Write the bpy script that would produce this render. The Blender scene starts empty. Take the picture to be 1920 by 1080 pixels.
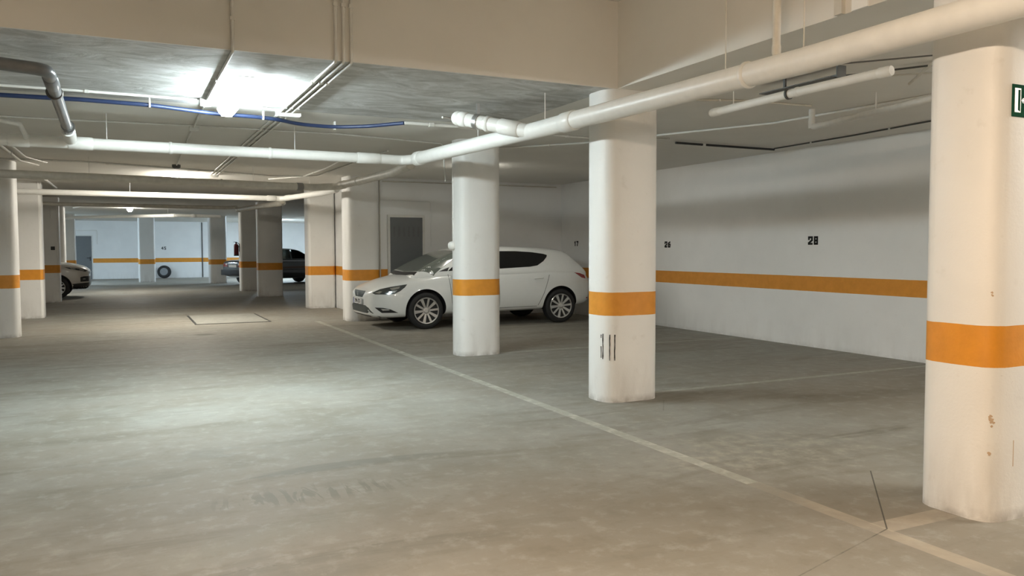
import bpy, bmesh, math, random
from mathutils import Vector, Matrix
from mathutils.bvhtree import BVHTree
random.seed(7)
S = bpy.context.scene
COL = S.collection
PI = math.pi

# ------------------------------------------------------------------ camera
F_PX, YAW, PITCH, ROLL, CAM_H = 1497.6, 0.44952, -0.048539, 0.00262857, 1.45
right = Vector((math.cos(YAW), -math.sin(YAW), 0))
fwd = Vector((math.sin(YAW)*math.cos(PITCH), math.cos(YAW)*math.cos(PITCH), math.sin(PITCH)))
down = fwd.cross(right)
r2 = right*math.cos(ROLL) + down*math.sin(ROLL)
d2 = -right*math.sin(ROLL) + down*math.cos(ROLL)
cd = bpy.data.cameras.new('camera'); cam = bpy.data.objects.new('camera', cd); COL.objects.link(cam)
cd.sensor_width = 36.0; cd.lens = 36.0*F_PX/1920.0; cd.clip_start = 0.05; cd.clip_end = 200
u, b = -d2, -fwd
cam.matrix_world = Matrix(((r2.x, u.x, b.x, 0), (r2.y, u.y, b.y, 0), (r2.z, u.z, b.z, CAM_H), (0, 0, 0, 1)))
S.camera = cam

# ------------------------------------------------------------------ world, exposure, lamp strengths
w = bpy.data.worlds.new('world'); S.world = w; w.use_nodes = True
w.node_tree.nodes['Background'].inputs[0].default_value = (0.6, 0.6, 0.6, 1)
w.node_tree.nodes['Background'].inputs[1].default_value = 0.02
S.view_settings.view_transform = 'Standard'; S.view_settings.look = 'None'
S.view_settings.gamma = 1.0; S.view_settings.exposure = 0.0
S.view_settings.use_curve_mapping = False
LAMPS = {   # x, y, yaw, rgb, strength
    'aisle':   (0.96, 7.93, 0.0, (0.84, 0.97, 1.0), 200),
    'second':  (0.98, 17.2, 0.0, (1.0, 0.94, 0.83), 170),
    'third':   (0.15, 30.6, 0.0, (1.0, 0.96, 0.86), 100),
    'far_l_fill':   (-4.2, 39.0, 0.0, (0.62, 0.82, 1.0), 310),  # unseen lamp added behind the left row for the bluish far light
    'far_r_fill':   (6.6, 40.5, 0.0, (0.66, 0.84, 1.0), 310),  # unseen lamp added behind the right columns to light the far wall
    'warm':    (0.55, 0.85, 0.0, (1.0, 0.77, 0.56), 235),  # added overhead, out of view, for the warm light on the near columns
    'bay':     (7.2, 1.2, 0.0, (1.0, 0.98, 0.91), 165),  # fill added outside the view to brighten the right wall and bays
    'car_bay_fill': (5.60, 13.0, 0.0, (1.0, 0.96, 0.86), 30),  # fill added out of sight behind column C, lifts hatchback and door wall
}

# ------------------------------------------------------------------ helpers
def tag(o, label=None, cat=None, group=None, kind=None):
    if label: o['label'] = label
    if cat: o['category'] = cat
    if group: o['group'] = group
    if kind: o['kind'] = kind
    return o
def empty(name, loc, label, cat, group=None, rz=0):
    o = bpy.data.objects.new(name, None); COL.objects.link(o); o.location = loc
    o.rotation_euler = (0, 0, rz); o.empty_display_size = 0.1
    return tag(o, label, cat, group)
def obj(name, bm, mats, parent=None, smooth=None, loc=None):
    me = bpy.data.meshes.new(name)
    bmesh.ops.recalc_face_normals(bm, faces=bm.faces)
    bm.to_mesh(me); bm.free()
    if not isinstance(mats, (list, tuple)): mats = [mats]
    for m in mats: me.materials.append(m)
    if smooth is not None:
        for p in me.polygons: p.use_smooth = True
        try: me.set_sharp_from_angle(angle=math.radians(smooth))
        except Exception: pass
    o = bpy.data.objects.new(name, me); COL.objects.link(o)
    if parent: o.parent = parent
    if loc: o.location = loc
    return o
def struct(name, bm, m, smooth=None): return tag(obj(name, bm, m, None, smooth), kind='structure')
def box(bm, x0, x1, y0, y1, z0, z1, mi=0):
    v = [bm.verts.new((x, y, z)) for x in (x0, x1) for y in (y0, y1) for z in (z0, z1)]
    fs = []
    for q in ((0,1,3,2),(4,6,7,5),(0,4,5,1),(2,3,7,6),(0,2,6,4),(1,5,7,3)):
        f = bm.faces.new([v[i] for i in q]); f.material_index = mi; fs.append(f)
    return fs
def bevel(bm, w, seg=2):
    bmesh.ops.bevel(bm, geom=list(bm.edges), offset=w, segments=seg, affect='EDGES', profile=0.5, clamp_overlap=True)
def prism(bm, pts, z0, z1, mi=0):
    a = [bm.verts.new((x, y, z0)) for x, y in pts]; c = [bm.verts.new((x, y, z1)) for x, y in pts]
    n = len(pts)
    bm.faces.new(a[::-1]).material_index = mi; bm.faces.new(c).material_index = mi
    for i in range(n): bm.faces.new((a[i], a[(i+1) % n], c[(i+1) % n], c[i])).material_index = mi
def fillet(pts, R, n=6):
    pts = [Vector(p) for p in pts]
    out = [pts[0]]
    for i in range(1, len(pts)-1):
        p, a, c = pts[i], pts[i-1], pts[i+1]
        da, dc = (a-p), (c-p)
        la, lc = da.length, dc.length; da.normalize(); dc.normalize()
        ang = da.angle(dc)
        if ang > 3.1: out.append(p); continue
        t = min(R/math.tan(ang/2), la*0.48, lc*0.48)
        p0, p1 = p+da*t, p+dc*t
        for k in range(n+1):
            s = k/n; out.append(p0*(1-s)**2 + p*2*s*(1-s) + p1*s*s)
    out.append(pts[-1]); return out
def tube(bm, pts, r, seg=12, R=None, cap=True, mi=0):
    pts = fillet(pts, R if R is not None else r*2) if len(pts) > 2 else [Vector(p) for p in pts]
    clean = [pts[0]]
    for p in pts[1:]:
        if (p-clean[-1]).length > 1e-5: clean.append(p)
    pts = clean
    t0 = (pts[1]-pts[0]).normalized()
    up = Vector((0, 0, 1)) if abs(t0.z) < 0.9 else Vector((1, 0, 0))
    nrm = t0.cross(up).normalized(); rings = []
    for i, p in enumerate(pts):
        t = (pts[min(i+1, len(pts)-1)]-pts[max(i-1, 0)]).normalized()
        nrm = (nrm - t*nrm.dot(t)).normalized(); bn = t.cross(nrm)
        rr = r[i] if isinstance(r, (list, tuple)) else r
        rings.append([bm.verts.new(p+(nrm*math.cos(2*PI*k/seg)+bn*math.sin(2*PI*k/seg))*rr) for k in range(seg)])
    for a, c in zip(rings, rings[1:]):
        for k in range(seg): bm.faces.new((a[k], a[(k+1) % seg], c[(k+1) % seg], c[k])).material_index = mi
    if cap:
        bm.faces.new(rings[0][::-1]).material_index = mi; bm.faces.new(rings[-1]).material_index = mi
def lathe(bm, prof, axis='y', seg=40, mi=0, centre=(0, 0, 0)):
    """prof: (a, r) pairs, a along the axis."""
    cx, cy, cz = centre; rings = []
    for a, r in prof:
        ring = []
        for k in range(seg):
            c, s = math.cos(2*PI*k/seg)*r, math.sin(2*PI*k/seg)*r
            ring.append(bm.verts.new({'y': (cx+c, cy+a, cz+s), 'x': (cx+a, cy+c, cz+s), 'z': (cx+c, cy+s, cz+a)}[axis]))
        rings.append(ring)
    for a, c in zip(rings, rings[1:]):
        for k in range(seg): bm.faces.new((a[k], a[(k+1) % seg], c[(k+1) % seg], c[k])).material_index = mi
    if prof[0][1] > 1e-6: bm.faces.new(rings[0][::-1]).material_index = mi
    if prof[-1][1] > 1e-6: bm.faces.new(rings[-1]).material_index = mi
def text_mesh(name, s, size, m, parent, depth=0.001, align='CENTER', bold=0.0):
    cu = bpy.data.curves.new(name, 'FONT'); cu.body = s; cu.size = size; cu.extrude = depth
    cu.align_x = align; cu.align_y = 'CENTER'; cu.offset = bold
    t = bpy.data.objects.new(name+'_tmp', cu); COL.objects.link(t)
    dg = bpy.context.evaluated_depsgraph_get(); me = bpy.data.meshes.new_from_object(t.evaluated_get(dg))
    bpy.data.objects.remove(t); me.name = name
    me.materials.clear(); me.materials.append(m)
    o = bpy.data.objects.new(name, me); COL.objects.link(o)
    if parent: o.parent = parent
    return o

# ------------------------------------------------------------------ materials
class NT:
    def __init__(s, name):
        s.m = bpy.data.materials.new(name); s.m.use_nodes = True
        s.t = s.m.node_tree; s.n = s.t.nodes; s.l = s.t.links
        s.b = s.n['Principled BSDF']
    def new(s, typ, **kw):
        n = s.n.new(typ)
        for k, v in kw.items(): setattr(n, k, v)
        return n
    def val(s, sock, v):
        if hasattr(v, 'is_output') or isinstance(v, bpy.types.NodeSocket): s.l.new(v, sock)
        else: sock.default_value = v
    def math(s, op, a, b_=None, clamp=False):
        n = s.new('ShaderNodeMath', operation=op, use_clamp=clamp); s.val(n.inputs[0], a)
        if b_ is not None: s.val(n.inputs[1], b_)
        return n.outputs[0]
    def vmath(s, op, a, b_=None):
        n = s.new('ShaderNodeVectorMath', operation=op); s.val(n.inputs[0], a)
        if b_ is not None: s.val(n.inputs[1], b_)
        return n.outputs['Value'] if op in ('DOT_PRODUCT', 'LENGTH', 'DISTANCE') else n.outputs[0]
    def pos(s): return s.new('ShaderNodeNewGeometry').outputs['Position']
    def objc(s): return s.new('ShaderNodeTexCoord').outputs['Object']
    def sep(s, v):
        n = s.new('ShaderNodeSeparateXYZ'); s.val(n.inputs[0], v); return n.outputs
    def noise(s, vec, scale, detail=4, rough=0.55, dist=0.0):
        n = s.new('ShaderNodeTexNoise'); s.val(n.inputs['Vector'], vec)
        n.inputs['Scale'].default_value = scale; n.inputs['Detail'].default_value = detail
        n.inputs['Roughness'].default_value = rough; n.inputs['Distortion'].default_value = dist
        return n.outputs[0]
    def ramp(s, f, a, c, v0=0.0, v1=1.0):
        n = s.new('ShaderNodeMapRange'); n.clamp = True
        s.val(n.inputs[0], f); n.inputs[1].default_value = a; n.inputs[2].default_value = c
        n.inputs[3].default_value = v0; n.inputs[4].default_value = v1
        return n.outputs[0]
    def mix(s, f, a, c):
        n = s.new('ShaderNodeMix', data_type='RGBA'); s.val(n.inputs[0], f)
        s.val(n.inputs[6], a if not isinstance(a, tuple) else (*a, 1)); s.val(n.inputs[7], c if not isinstance(c, tuple) else (*c, 1))
        return n.outputs[2]
    def scale(s, v, k):
        n = s.new('ShaderNodeMapping'); s.val(n.inputs[0], v); n.inputs['Scale'].default_value = k; return n.outputs[0]
    def bump(s, h, strength, dist=0.01):
        n = s.new('ShaderNodeBump'); s.val(n.inputs['Height'], h); n.inputs['Strength'].default_value = strength
        n.inputs['Distance'].default_value = dist; s.l.new(n.outputs[0], s.b.inputs['Normal'])
    def out(s, color, rough=0.6, metal=0.0, spec=0.5):
        s.val(s.b.inputs['Base Color'], color if not isinstance(color, tuple) else (*color, 1))
        s.val(s.b.inputs['Roughness'], rough); s.b.inputs['Metallic'].default_value = metal
        s.b.inputs['Specular IOR Level'].default_value = spec
        return s.m
def plain(name, c, rough=0.5, metal=0.0, spec=0.5, var=0.06, scale=12, coat=0.0):
    t = NT(name); n = t.noise(t.objc(), scale, 3)
    k = t.ramp(n, 0.3, 0.7, 1-var, 1+var)
    col = t.vmath('SCALE', c, None); nd = col.node
    nd.inputs[0].default_value = c; t.val(nd.inputs['Scale'], k)
    if coat: t.b.inputs['Coat Weight'].default_value = coat; t.b.inputs['Coat Roughness'].default_value = 0.05
    return t.out(nd.outputs[0], rough, metal, spec)
def emis(name, c, s):
    t = NT(name); t.b.inputs['Base Color'].default_value = (0.8, 0.8, 0.8, 1)
    t.b.inputs['Emission Color'].default_value = (*c, 1); t.b.inputs['Emission Strength'].default_value = s
    return t.m
ORANGE = (0.72, 0.29, 0.025)
def paint(name, white=(0.72, 0.72, 0.69), dirt=0.5, scuff=True, stripe=True):
    """white masonry paint with the orange band between 0.82 and 1.04 m"""
    t = NT(name); p = t.pos(); x, y, z = t.sep(p)
    n1 = t.noise(p, 1.3, 4); n2 = t.noise(p, 9, 5, 0.6); n3 = t.noise(t.scale(p, (1, 1, 0.25)), 5, 4)
    c = t.mix(t.ramp(n1, 0.3, 0.7), white, tuple(v*0.93 for v in white))
    c = t.mix(t.ramp(n2, 0.62, 0.78, 0, 0.25*dirt), c, (0.45, 0.41, 0.34))
    base = t.math('MULTIPLY', t.ramp(z, 0.0, 0.45, 1, 0), t.ramp(n3, 0.42, 0.7))
    c = t.mix(t.math('MULTIPLY', base, 0.55*dirt), c, (0.34, 0.29, 0.23))
    low = t.math('MULTIPLY', t.ramp(z, 0.01, 0.07, 1, 0), t.ramp(n2, 0.35, 0.6))
    c = t.mix(t.math('MULTIPLY', low, 0.6*dirt), c, (0.22, 0.19, 0.16))
    if stripe:
        zz = t.math('ADD', z, t.math('MULTIPLY', t.math('SUBTRACT', n2, 0.5), 0.006))
        band = t.math('MULTIPLY', t.math('GREATER_THAN', zz, 0.822), t.math('LESS_THAN', zz, 1.042))
        oc = t.mix(t.ramp(n2, 0.35, 0.75), ORANGE, tuple(v*0.86 for v in ORANGE))
        c = t.mix(band, c, oc)
    if scuff:
        sc = t.noise(t.scale(p, (3, 3, 14)), 6, 2, 0.5, 0.3)
        k = t.math('MULTIPLY', t.ramp(sc, 0.73, 0.76), t.math('MULTIPLY', t.math('LESS_THAN', z, 0.8), t.ramp(n1, 0.5, 0.6)))
        c = t.mix(t.math('MULTIPLY', k, 0.6), c, (0.15, 0.14, 0.13))
    t.bump(t.math('ADD', t.math('MULTIPLY', n2, 0.6), t.noise(p, 60, 3)), 0.25, 0.004)
    return t.out(c, t.ramp(n2, 0.3, 0.7, 0.42, 0.58))
def make_floor():
    t = NT('polished_concrete'); p = t.pos()
    q = t.scale(p, (1, 1, 0)); big = t.noise(q, 0.28, 4, 0.55); mid = t.noise(q, 1.1, 6, 0.62, 0.6)
    fine = t.noise(q, 7, 7, 0.68); speck = t.noise(q, 45, 3)
    long_ = t.noise(t.scale(p, (0.35, 1.6, 0)), 1.4, 6, 0.6, 0.8)
    c = t.mix(t.ramp(mid, 0.3, 0.7), (0.215, 0.20, 0.165), (0.315, 0.315, 0.288))
    c = t.mix(t.ramp(big, 0.38, 0.6, 0, 0.6), c, (0.245, 0.212, 0.168))
    c = t.mix(t.ramp(long_, 0.52, 0.66, 0, 0.6), c, (0.165, 0.152, 0.122))
    c = t.mix(t.ramp(fine, 0.52, 0.68, 0, 0.5), c, (0.37, 0.36, 0.32))
    c = t.mix(t.ramp(fine, 0.32, 0.45, 0.35, 0), c, (0.17, 0.155, 0.12))
    c = t.mix(t.ramp(speck, 0.66, 0.72, 0, 0.35), c, (0.22, 0.2, 0.17))
    # dark tyre-dirt patch in the near bay and scattered ripple marks
    def blob(cx, cy, rx, ry, th0, th1, col, k, nz):
        nonlocal c
        v = t.new('ShaderNodeMapping'); t.val(v.inputs[0], p); v.vector_type = 'TEXTURE'
        v.inputs['Location'].default_value = (cx, cy, 0); v.inputs['Scale'].default_value = (rx, ry, 1e3)
        d = t.vmath('LENGTH', v.outputs[0])
        m = t.math('MULTIPLY', t.ramp(d, 0.5, 1.0, 1, 0), t.ramp(nz, th0, th1))
        c = t.mix(t.math('MULTIPLY', m, k), c, col)
    blob(4.1, 4.3, 1.1, 0.6, 0.45, 0.62, (0.38, 0.355, 0.29), 0.55, fine)
    blob(4.15, 4.15, 0.8, 0.4, 0.5, 0.62, (0.12, 0.115, 0.09), 0.6, mid)
    blob(5.5, 4.4, 1.6, 0.5, 0.47, 0.6, (0.13, 0.12, 0.095), 0.55, long_)
    blob(5.2, 6.1, 1.4, 0.22, 0.4, 0.6, (0.15, 0.13, 0.10), 0.55, long_)
    rip = t.noise(t.scale(p, (9, 1.6, 0)), 1.5, 2, 0.5, 1.5)
    blob(0.95, 4.75, 0.75, 0.22, 0.52, 0.57, (0.16, 0.155, 0.13), 0.6, rip)
    blob(0.9, 5.3, 1.4, 0.12, 0.5, 0.56, (0.17, 0.17, 0.155), 0.5, long_)
    blob(0.7, 6.0, 1.5, 0.2, 0.5, 0.56, (0.19, 0.19, 0.17), 0.4, mid)
    blob(1.18, 14.6, 0.2, 0.22, 0.3, 0.4, (0.12, 0.11, 0.09), 0.8, fine)
    def seg(x0, y0, x1, y1, hw, col, k, wear=None, wob=0.0):
        nonlocal c
        d = Vector((x1-x0, y1-y0, 0)); L = d.length; d.normalize(); nn = Vector((-d.y, d.x, 0))
        pp = t.vmath('SUBTRACT', p, (x0, y0, 0))
        tt = t.vmath('DOT_PRODUCT', pp, tuple(d)); ss = t.vmath('DOT_PRODUCT', pp, tuple(nn))
        if wob: ss = t.math('ADD', ss, t.math('MULTIPLY', t.math('SUBTRACT', mid, 0.5), wob))
        m = t.math('MULTIPLY', t.math('LESS_THAN', t.math('ABSOLUTE', ss), hw),
                   t.math('MULTIPLY', t.math('GREATER_THAN', tt, 0), t.math('LESS_THAN', tt, L)))
        if wear is not None: m = t.math('MULTIPLY', m, wear)
        c = t.mix(t.math('MULTIPLY', m, k), c, col)
    wear = t.ramp(fine, 0.36, 0.52, 1.0, 0.35); wear2 = t.ramp(mid, 0.38, 0.56, 1.0, 0.25)
    PW = (0.56, 0.55, 0.48)
    seg(3.46, 3.75, 3.46, 16.3, 0.05, PW, 0.75, wear)
    seg(3.46, 2.0, 3.46, 3.75, 0.055, (0.5, 0.43, 0.34), 0.6, wear2)
    seg(3.5, 2.85, 4.02, 2.85, 0.07, (0.5, 0.43, 0.34), 0.6, wear2)
    seg(4.65, 6.6, 8.9, 6.6, 0.04, PW, 0.6, wear)
    seg(3.5, 10.1, 4.0, 10.1, 0.04, PW, 0.5, wear); seg(4.65, 10.1, 8.9, 10.1, 0.045, PW, 0.6, wear)
    seg(5.5, 13.45, 8.9, 13.45, 0.045, PW, 0.5, wear)
    DK = (0.07, 0.065, 0.055)
    seg(3.51, 2.82, 4.34, 3.62, 0.004, DK, 0.9); seg(3.51, 2.82, 2.2, 2.45, 0.004, DK, 0.75, wear)
    seg(2.2, 2.45, 0.9, 2.15, 0.003, DK, 0.5, wear2)
    seg(4.15, 6.28, 3.75, 6.75, 0.006, DK, 0.6, wear); seg(4.6, 6.2, 4.3, 5.8, 0.005, DK, 0.5, wear)
    seg(-4, 15.0, 3.4, 15.0, 0.006, DK, 0.12, wear)
    seg(-1, 3.4, 2.6, 4.1, 0.003, DK, 0.25, wear2, 0.5)
    t.bump(t.math('ADD', t.math('MULTIPLY', fine, 0.5), mid), 0.15, 0.01)
    return t.out(c, t.ramp(mid, 0.3, 0.75, 0.58, 0.74), 0, 0.25)
def make_ceiling():
    t = NT('painted_slab'); p = t.pos(); x, y, z = t.sep(p)
    n1 = t.noise(t.scale(p, (1.0, 1.9, 1)), 1.9, 8, 0.68, 1.6); n2 = t.noise(p, 1.2, 4)
    rough_zone = t.math('MULTIPLY', t.math('GREATER_THAN', y, 6.32), t.math('MULTIPLY', t.math('LESS_THAN', y, 8.75), t.math('LESS_THAN', x, 4.1)))
    lap = t.ramp(n1, 0.48, 0.62)
    c = t.mix(t.ramp(n2, 0.35, 0.65), (0.78, 0.76, 0.71), (0.74, 0.72, 0.67))
    c = t.mix(rough_zone, c, (0.50, 0.50, 0.48))
    c = t.mix(t.math('MULTIPLY', rough_zone, lap), c, (0.66, 0.665, 0.66))
    c = t.mix(t.math('MULTIPLY', rough_zone, t.ramp(n1, 0.38, 0.47, 0.8, 0)), c, (0.37, 0.37, 0.35))
    h = t.math('MULTIPLY', n1, t.ramp(rough_zone, 0, 1, 0.12, 1.0))
    t.bump(h, 0.5, 0.02)
    return t.out(c, 0.65)
M = {}
M['floor'] = make_floor(); M['ceiling'] = make_ceiling()
M['wall'] = paint('white_wall_paint', (0.88, 0.88, 0.865), 0.3, False)
M['column'] = paint('white_column_paint', (0.84, 0.83, 0.80), 0.8, True)
M['pvc'] = plain('white_painted_plastic', (0.82, 0.81, 0.77), 0.38, var=0.03)
M['cream'] = plain('cream_painted_metal', (0.62, 0.59, 0.52), 0.45, var=0.08)
M['conduit'] = plain('conduit_plastic', (0.72, 0.71, 0.67), 0.45, var=0.06)
M['grey_pvc'] = plain('grey_plastic_pipe', (0.15, 0.155, 0.16), 0.28, var=0.12)
M['grey_mid'] = plain('grey_coupling', (0.25, 0.245, 0.23), 0.4)
M['wheelgrey'] = plain('wheel_grey', (0.24, 0.25, 0.26), 0.5)
M['black'] = plain('black_rubber', (0.018, 0.018, 0.018), 0.75)
M['blackplastic'] = plain('black_plastic', (0.02, 0.02, 0.021), 0.45)
M['ink'] = plain('black_stencil_paint', (0.015, 0.015, 0.015), 0.6)
M['blue'] = plain('blue_cable_sheath', (0.018, 0.032, 0.085), 0.4)
M['steel'] = plain('zinc_steel', (0.55, 0.55, 0.54), 0.3, 0.9)
M['darksteel'] = plain('dark_steel', (0.10, 0.10, 0.095), 0.45, 0.6)
M['door'] = plain('grey_door_enamel', (0.135, 0.145, 0.15), 0.45, var=0.04)
M['doormark'] = plain('darker_door_slots', (0.118, 0.125, 0.13), 0.5)
M['green'] = plain('sign_green', (0.008, 0.060, 0.030), 0.9, 0, 0.05)
M['signwhite'] = plain('sign_white', (0.75, 0.76, 0.70), 0.4)
M['carwhite'] = plain('white_car_enamel', (0.84, 0.86, 0.845), 0.28, 0, 0.5, 0.01, coat=0.8)
M['carcream'] = plain('off_white_car_enamel', (0.60, 0.57, 0.52), 0.3, 0, 0.5, 0.01, coat=0.8)
M['carblack'] = plain('black_car_enamel', (0.012, 0.014, 0.016), 0.22, 0, 0.5, 0.01, coat=0.9)
M['seam'] = plain('panel_gap', (0.16, 0.17, 0.165), 0.6)
M['tint'] = plain('tinted_glass', (0.012, 0.012, 0.012), 0.12, 0, 0.5, 0.0)
M['screen'] = plain('windscreen_glass', (0.15, 0.17, 0.15), 0.12, 0, 0.6, 0.0, coat=0.5)
M['alloy'] = plain('silver_alloy', (0.62, 0.62, 0.61), 0.28, 0.85)
M['brake'] = plain('brake_dark', (0.03, 0.03, 0.03), 0.6)
M['lampdark'] = plain('headlamp_inner', (0.10, 0.11, 0.11), 0.15, 0.4, coat=1.0)
M['lampchrome'] = plain('headlamp_reflector', (0.75, 0.76, 0.76), 0.12, 0.9)
M['red'] = plain('red_lens', (0.30, 0.012, 0.010), 0.15, coat=0.6)
M['grille'] = plain('grille_mesh', (0.035, 0.045, 0.04), 0.45)
M['platewhite'] = plain('plate_white', (0.80, 0.80, 0.78), 0.35)
M['plateblue'] = plain('plate_blue', (0.02, 0.05, 0.30), 0.35)
M['redpaint'] = plain('red_enamel', (0.12, 0.008, 0.014), 0.3)
M['hatch'] = plain('hatch_concrete', (0.30, 0.295, 0.26), 0.6, var=0.15, scale=6)
M['scrape'] = plain('bare_plaster_chip', (0.55, 0.41, 0.28), 0.8)
def glassmat():
    t = NT('clear_car_glass'); t.b.inputs['Transmission Weight'].default_value = 1.0
    t.b.inputs['IOR'].default_value = 1.05; return t.out((0.75, 0.8, 0.75), 0.0)
M['glass'] = glassmat()

# ------------------------------------------------------------------ the shell
ZC, ZP = 2.93, 3.72
XL, XR, YB, YF = -6.9, 9.05, -9.0, 45.2
bm = bmesh.new(); box(bm, XL-0.3, XR+0.3, YB-0.3, YF+0.3, -0.25, 0.0); struct('floor', bm, M['floor'])
bm = bmesh.new()
PX0, PX1, PY0, PY1 = -6.0, 4.13, -2.4, 6.30       # the raised pocket over the near aisle
box(bm, XL-0.3, XR+0.3, PY1, YF+0.3, ZC, 4.0)
box(bm, PX1, XR+0.3, YB-0.3, PY1, ZC, 4.0)
box(bm, XL-0.3, PX1, YB-0.3, PY0, ZC, 4.0)
box(bm, XL-0.3, PX0, PY0, PY1, ZC, 4.0)
box(bm, PX0, PX1, PY0, PY1, ZP, 4.0)
struct('ceiling', bm, M['ceiling'])
for n, a in (('wall_right', (XR, XR+0.3, YB-0.3, YF+0.3)), ('wall_left', (XL-0.3, XL, YB-0.3, YF+0.3)),
             ('wall_far', (XL, XR, YF, YF+0.3)), ('wall_behind', (XL, XR, YB-0.3, YB))):
    bm = bmesh.new(); box(bm, *a, 0, ZC+0.3); struct(n, bm, M['wall'])
bm = bmesh.new(); box(bm, 4.72, XR, 16.12, 20.25, 0, ZC); struct('wall_core', bm, M['wall'])

# ------------------------------------------------------------------ columns
def rrect(x0, x1, y0, y1, r, n=8, ridge=0.007):
    pts = []
    for cx, cy, a0 in ((x1-r, y1-r, 0), (x0+r, y1-r, 90), (x0+r, y0+r, 180), (x1-r, y0+r, 270)):
        for k in range(n+1):
            a = math.radians(a0+90*k/n); rr = r + (ridge if k in (0, n) else 0)
            pts.append((cx+math.cos(a)*rr, cy+math.sin(a)*rr))
    return pts
def column(x0, x1, y0, y1, label, r=0.14, ztop=ZC):
    bm = bmesh.new(); prism(bm, rrect(0, x1-x0, 0, y1-y0, r), 0, ztop)
    o = obj('concrete_column', bm, M['column'], None, 32, (x0, y0, 0))
    return tag(o, label, 'column', 'columns of the garage')
cA = column(4.035, 4.665, 2.63, 3.06, 'nearest white column with the orange band, carrying the green exit sign', 0.095, ZP)
cB = column(4.03, 4.64, 6.30, 6.74, 'white column with black vertical strokes painted below its orange band')
cC = column(4.04, 4.67, 9.97, 10.37, 'white column standing in front of the white hatchback')
cD = column(4.02, 4.69, 15.90, 16.50, 'white column at the wall end beside the hatchback front bumper', 0.13)
cE = column(4.04, 4.69, 19.88, 20.35, 'squarish white column just behind the wall end, right of the floor hatch', 0.05)
column(3.68, 4.42, 25.7, 26.1, 'greyish column with a dark scrape at its foot, left of the dark saloon side windows', 0.07)
column(3.62, 4.22, 29.45, 29.9, 'shaded grey column that the fire extinguisher hangs behind', 0.06)
column(3.24, 3.96, 36.9, 37.4, 'white column behind the rear corner of the dark saloon', 0.12)
column(0.50, 1.18, 39.7, 40.3, 'far white column standing alone in mid aisle next to the loose tyre', 0.06)
column(-2.31, -1.64, 15.5, 15.95, 'front column of the left row, cut by the left photo edge')
column(-2.35, -1.62, 19.75, 20.2, 'second column of the left row, fully bright white', 0.04)
column(-2.45, -1.68, 25.55, 26.0, 'third column of the left row, in shade beside the off-white car', 0.05)
column(-2.5, -1.78, 29.6, 30.05, 'shaded column of the left row rising behind the off-white car bonnet', 0.05)
column(-2.5, -1.87, 37.3, 37.7, 'bluish lit column left of the far grey door', 0.05)
# marks on columns


def corner_strip(name, parent, ox, oy, r, a_mid, halfang, z0, z1, m, off=0.003):
    """thin conforming strip on the near-left rounded corner (local centre ox,oy)"""
    bm = bmesh.new(); n = 3; rows = []
    nz = max(2, int((z1-z0)/0.03))
    for j in range(nz+1):
        z = z0+(z1-z0)*j/nz; jit = random.uniform(-0.12, 0.12)*halfang*2
        ww = halfang*random.uniform(0.45, 1.1)
        ro = []
        for rr in (r+off, r+0.0002):
            for k in range(n+1):
                a = a_mid+jit-ww+2*ww*k/n
                ro.append(bm.verts.new((ox+math.cos(a)*rr, oy+math.sin(a)*rr, z)))
        rows.append(ro)
    N = n+1
    for a, c in zip(rows, rows[1:]):
        for k in range(n):
            bm.faces.new((a[k], a[k+1], c[k+1], c[k])); bm.faces.new((a[N+k+1], a[N+k], c[N+k], c[N+k+1]))
        bm.faces.new((a[0], c[0], c[N], a[N])); bm.faces.new((a[n], a[N+n], c[N+n], c[n]))
    for ro in (rows[0], rows[-1]):
        for k in range(n): bm.faces.new((ro[k], ro[N+k], ro[N+k+1], ro[k+1]))
    return obj(name, bm, m, parent)
def ang(d): return math.radians(d)
# column B: four dashed black strokes ("paint strokes") on the rounded left part
for a, z0, z1 in ((190, 0.42, 0.53), (190, 0.61, 0.64), (199, 0.41, 0.65), (228, 0.40, 0.645), (247, 0.40, 0.645)):
    o = corner_strip('paint_stroke', cB, 0.14, 0.14, 0.14, ang(a), 0.042, z0, z1, M['ink']); o['label'] = 'black painted stroke'
# column A: chips and a short scuff
def chip(parent, ox, oy, r, a0, z0, n, sx, sz, m, name='plaster_chip', seed=1):
    rnd = random.Random(seed); bm = bmesh.new()
    for i in range(n):
        ca = a0+rnd.gauss(0, sx); cz = z0+rnd.gauss(0, sz) - (ca-a0)*0.15; k = rnd.randint(5, 8); R = rnd.uniform(0.004, 0.011)
        vs = []
        for j in range(k):
            q = 2*PI*j/k; rr = R*rnd.uniform(0.6, 1.2); aa = ca+math.cos(q)*rr/r
            vs.append((aa, cz+math.sin(q)*rr))
        t = [bm.verts.new((ox+math.cos(a)*(r+0.002), oy+math.sin(a)*(r+0.002), z)) for a, z in vs]
        c = [bm.verts.new((ox+math.cos(a)*(r-0.001), oy+math.sin(a)*(r-0.001), z)) for a, z in vs]
        bm.faces.new(t); bm.faces.new(c[::-1])
        for j in range(k): bm.faces.new((t[j], c[j], c[(j+1) % k], t[(j+1) % k]))
    return obj(name, bm, m, parent)
chip(cA, 0.095, 0.095, 0.095, ang(232), 0.545, 14, 0.06, 0.012, M['scrape'])
chip(cA, 0.095, 0.095, 0.095, ang(225), 1.215, 3, 0.06, 0.006, M['scrape'], seed=4)
chip(cA, 0.095, 0.095, 0.095, ang(228), 0.37, 3, 0.03, 0.003, M['scrape'], 'scuff', 5)
bm = bmesh.new(); prism(bm, [(0.180, -0.004), (0.188, -0.004), (0.187, -0.008), (0.182, -0.008)], 0.29, 0.43); obj('scuff', bm, M['scrape'], cA)
bm = bmesh.new(); prism(bm, [(0.30, -0.003), (0.40, -0.003), (0.37, -0.006), (0.33, -0.006)], 0.06, 0.30)
obj('scrape', bm, M['darksteel'], bpy.data.objects['concrete_column.005'])

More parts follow.
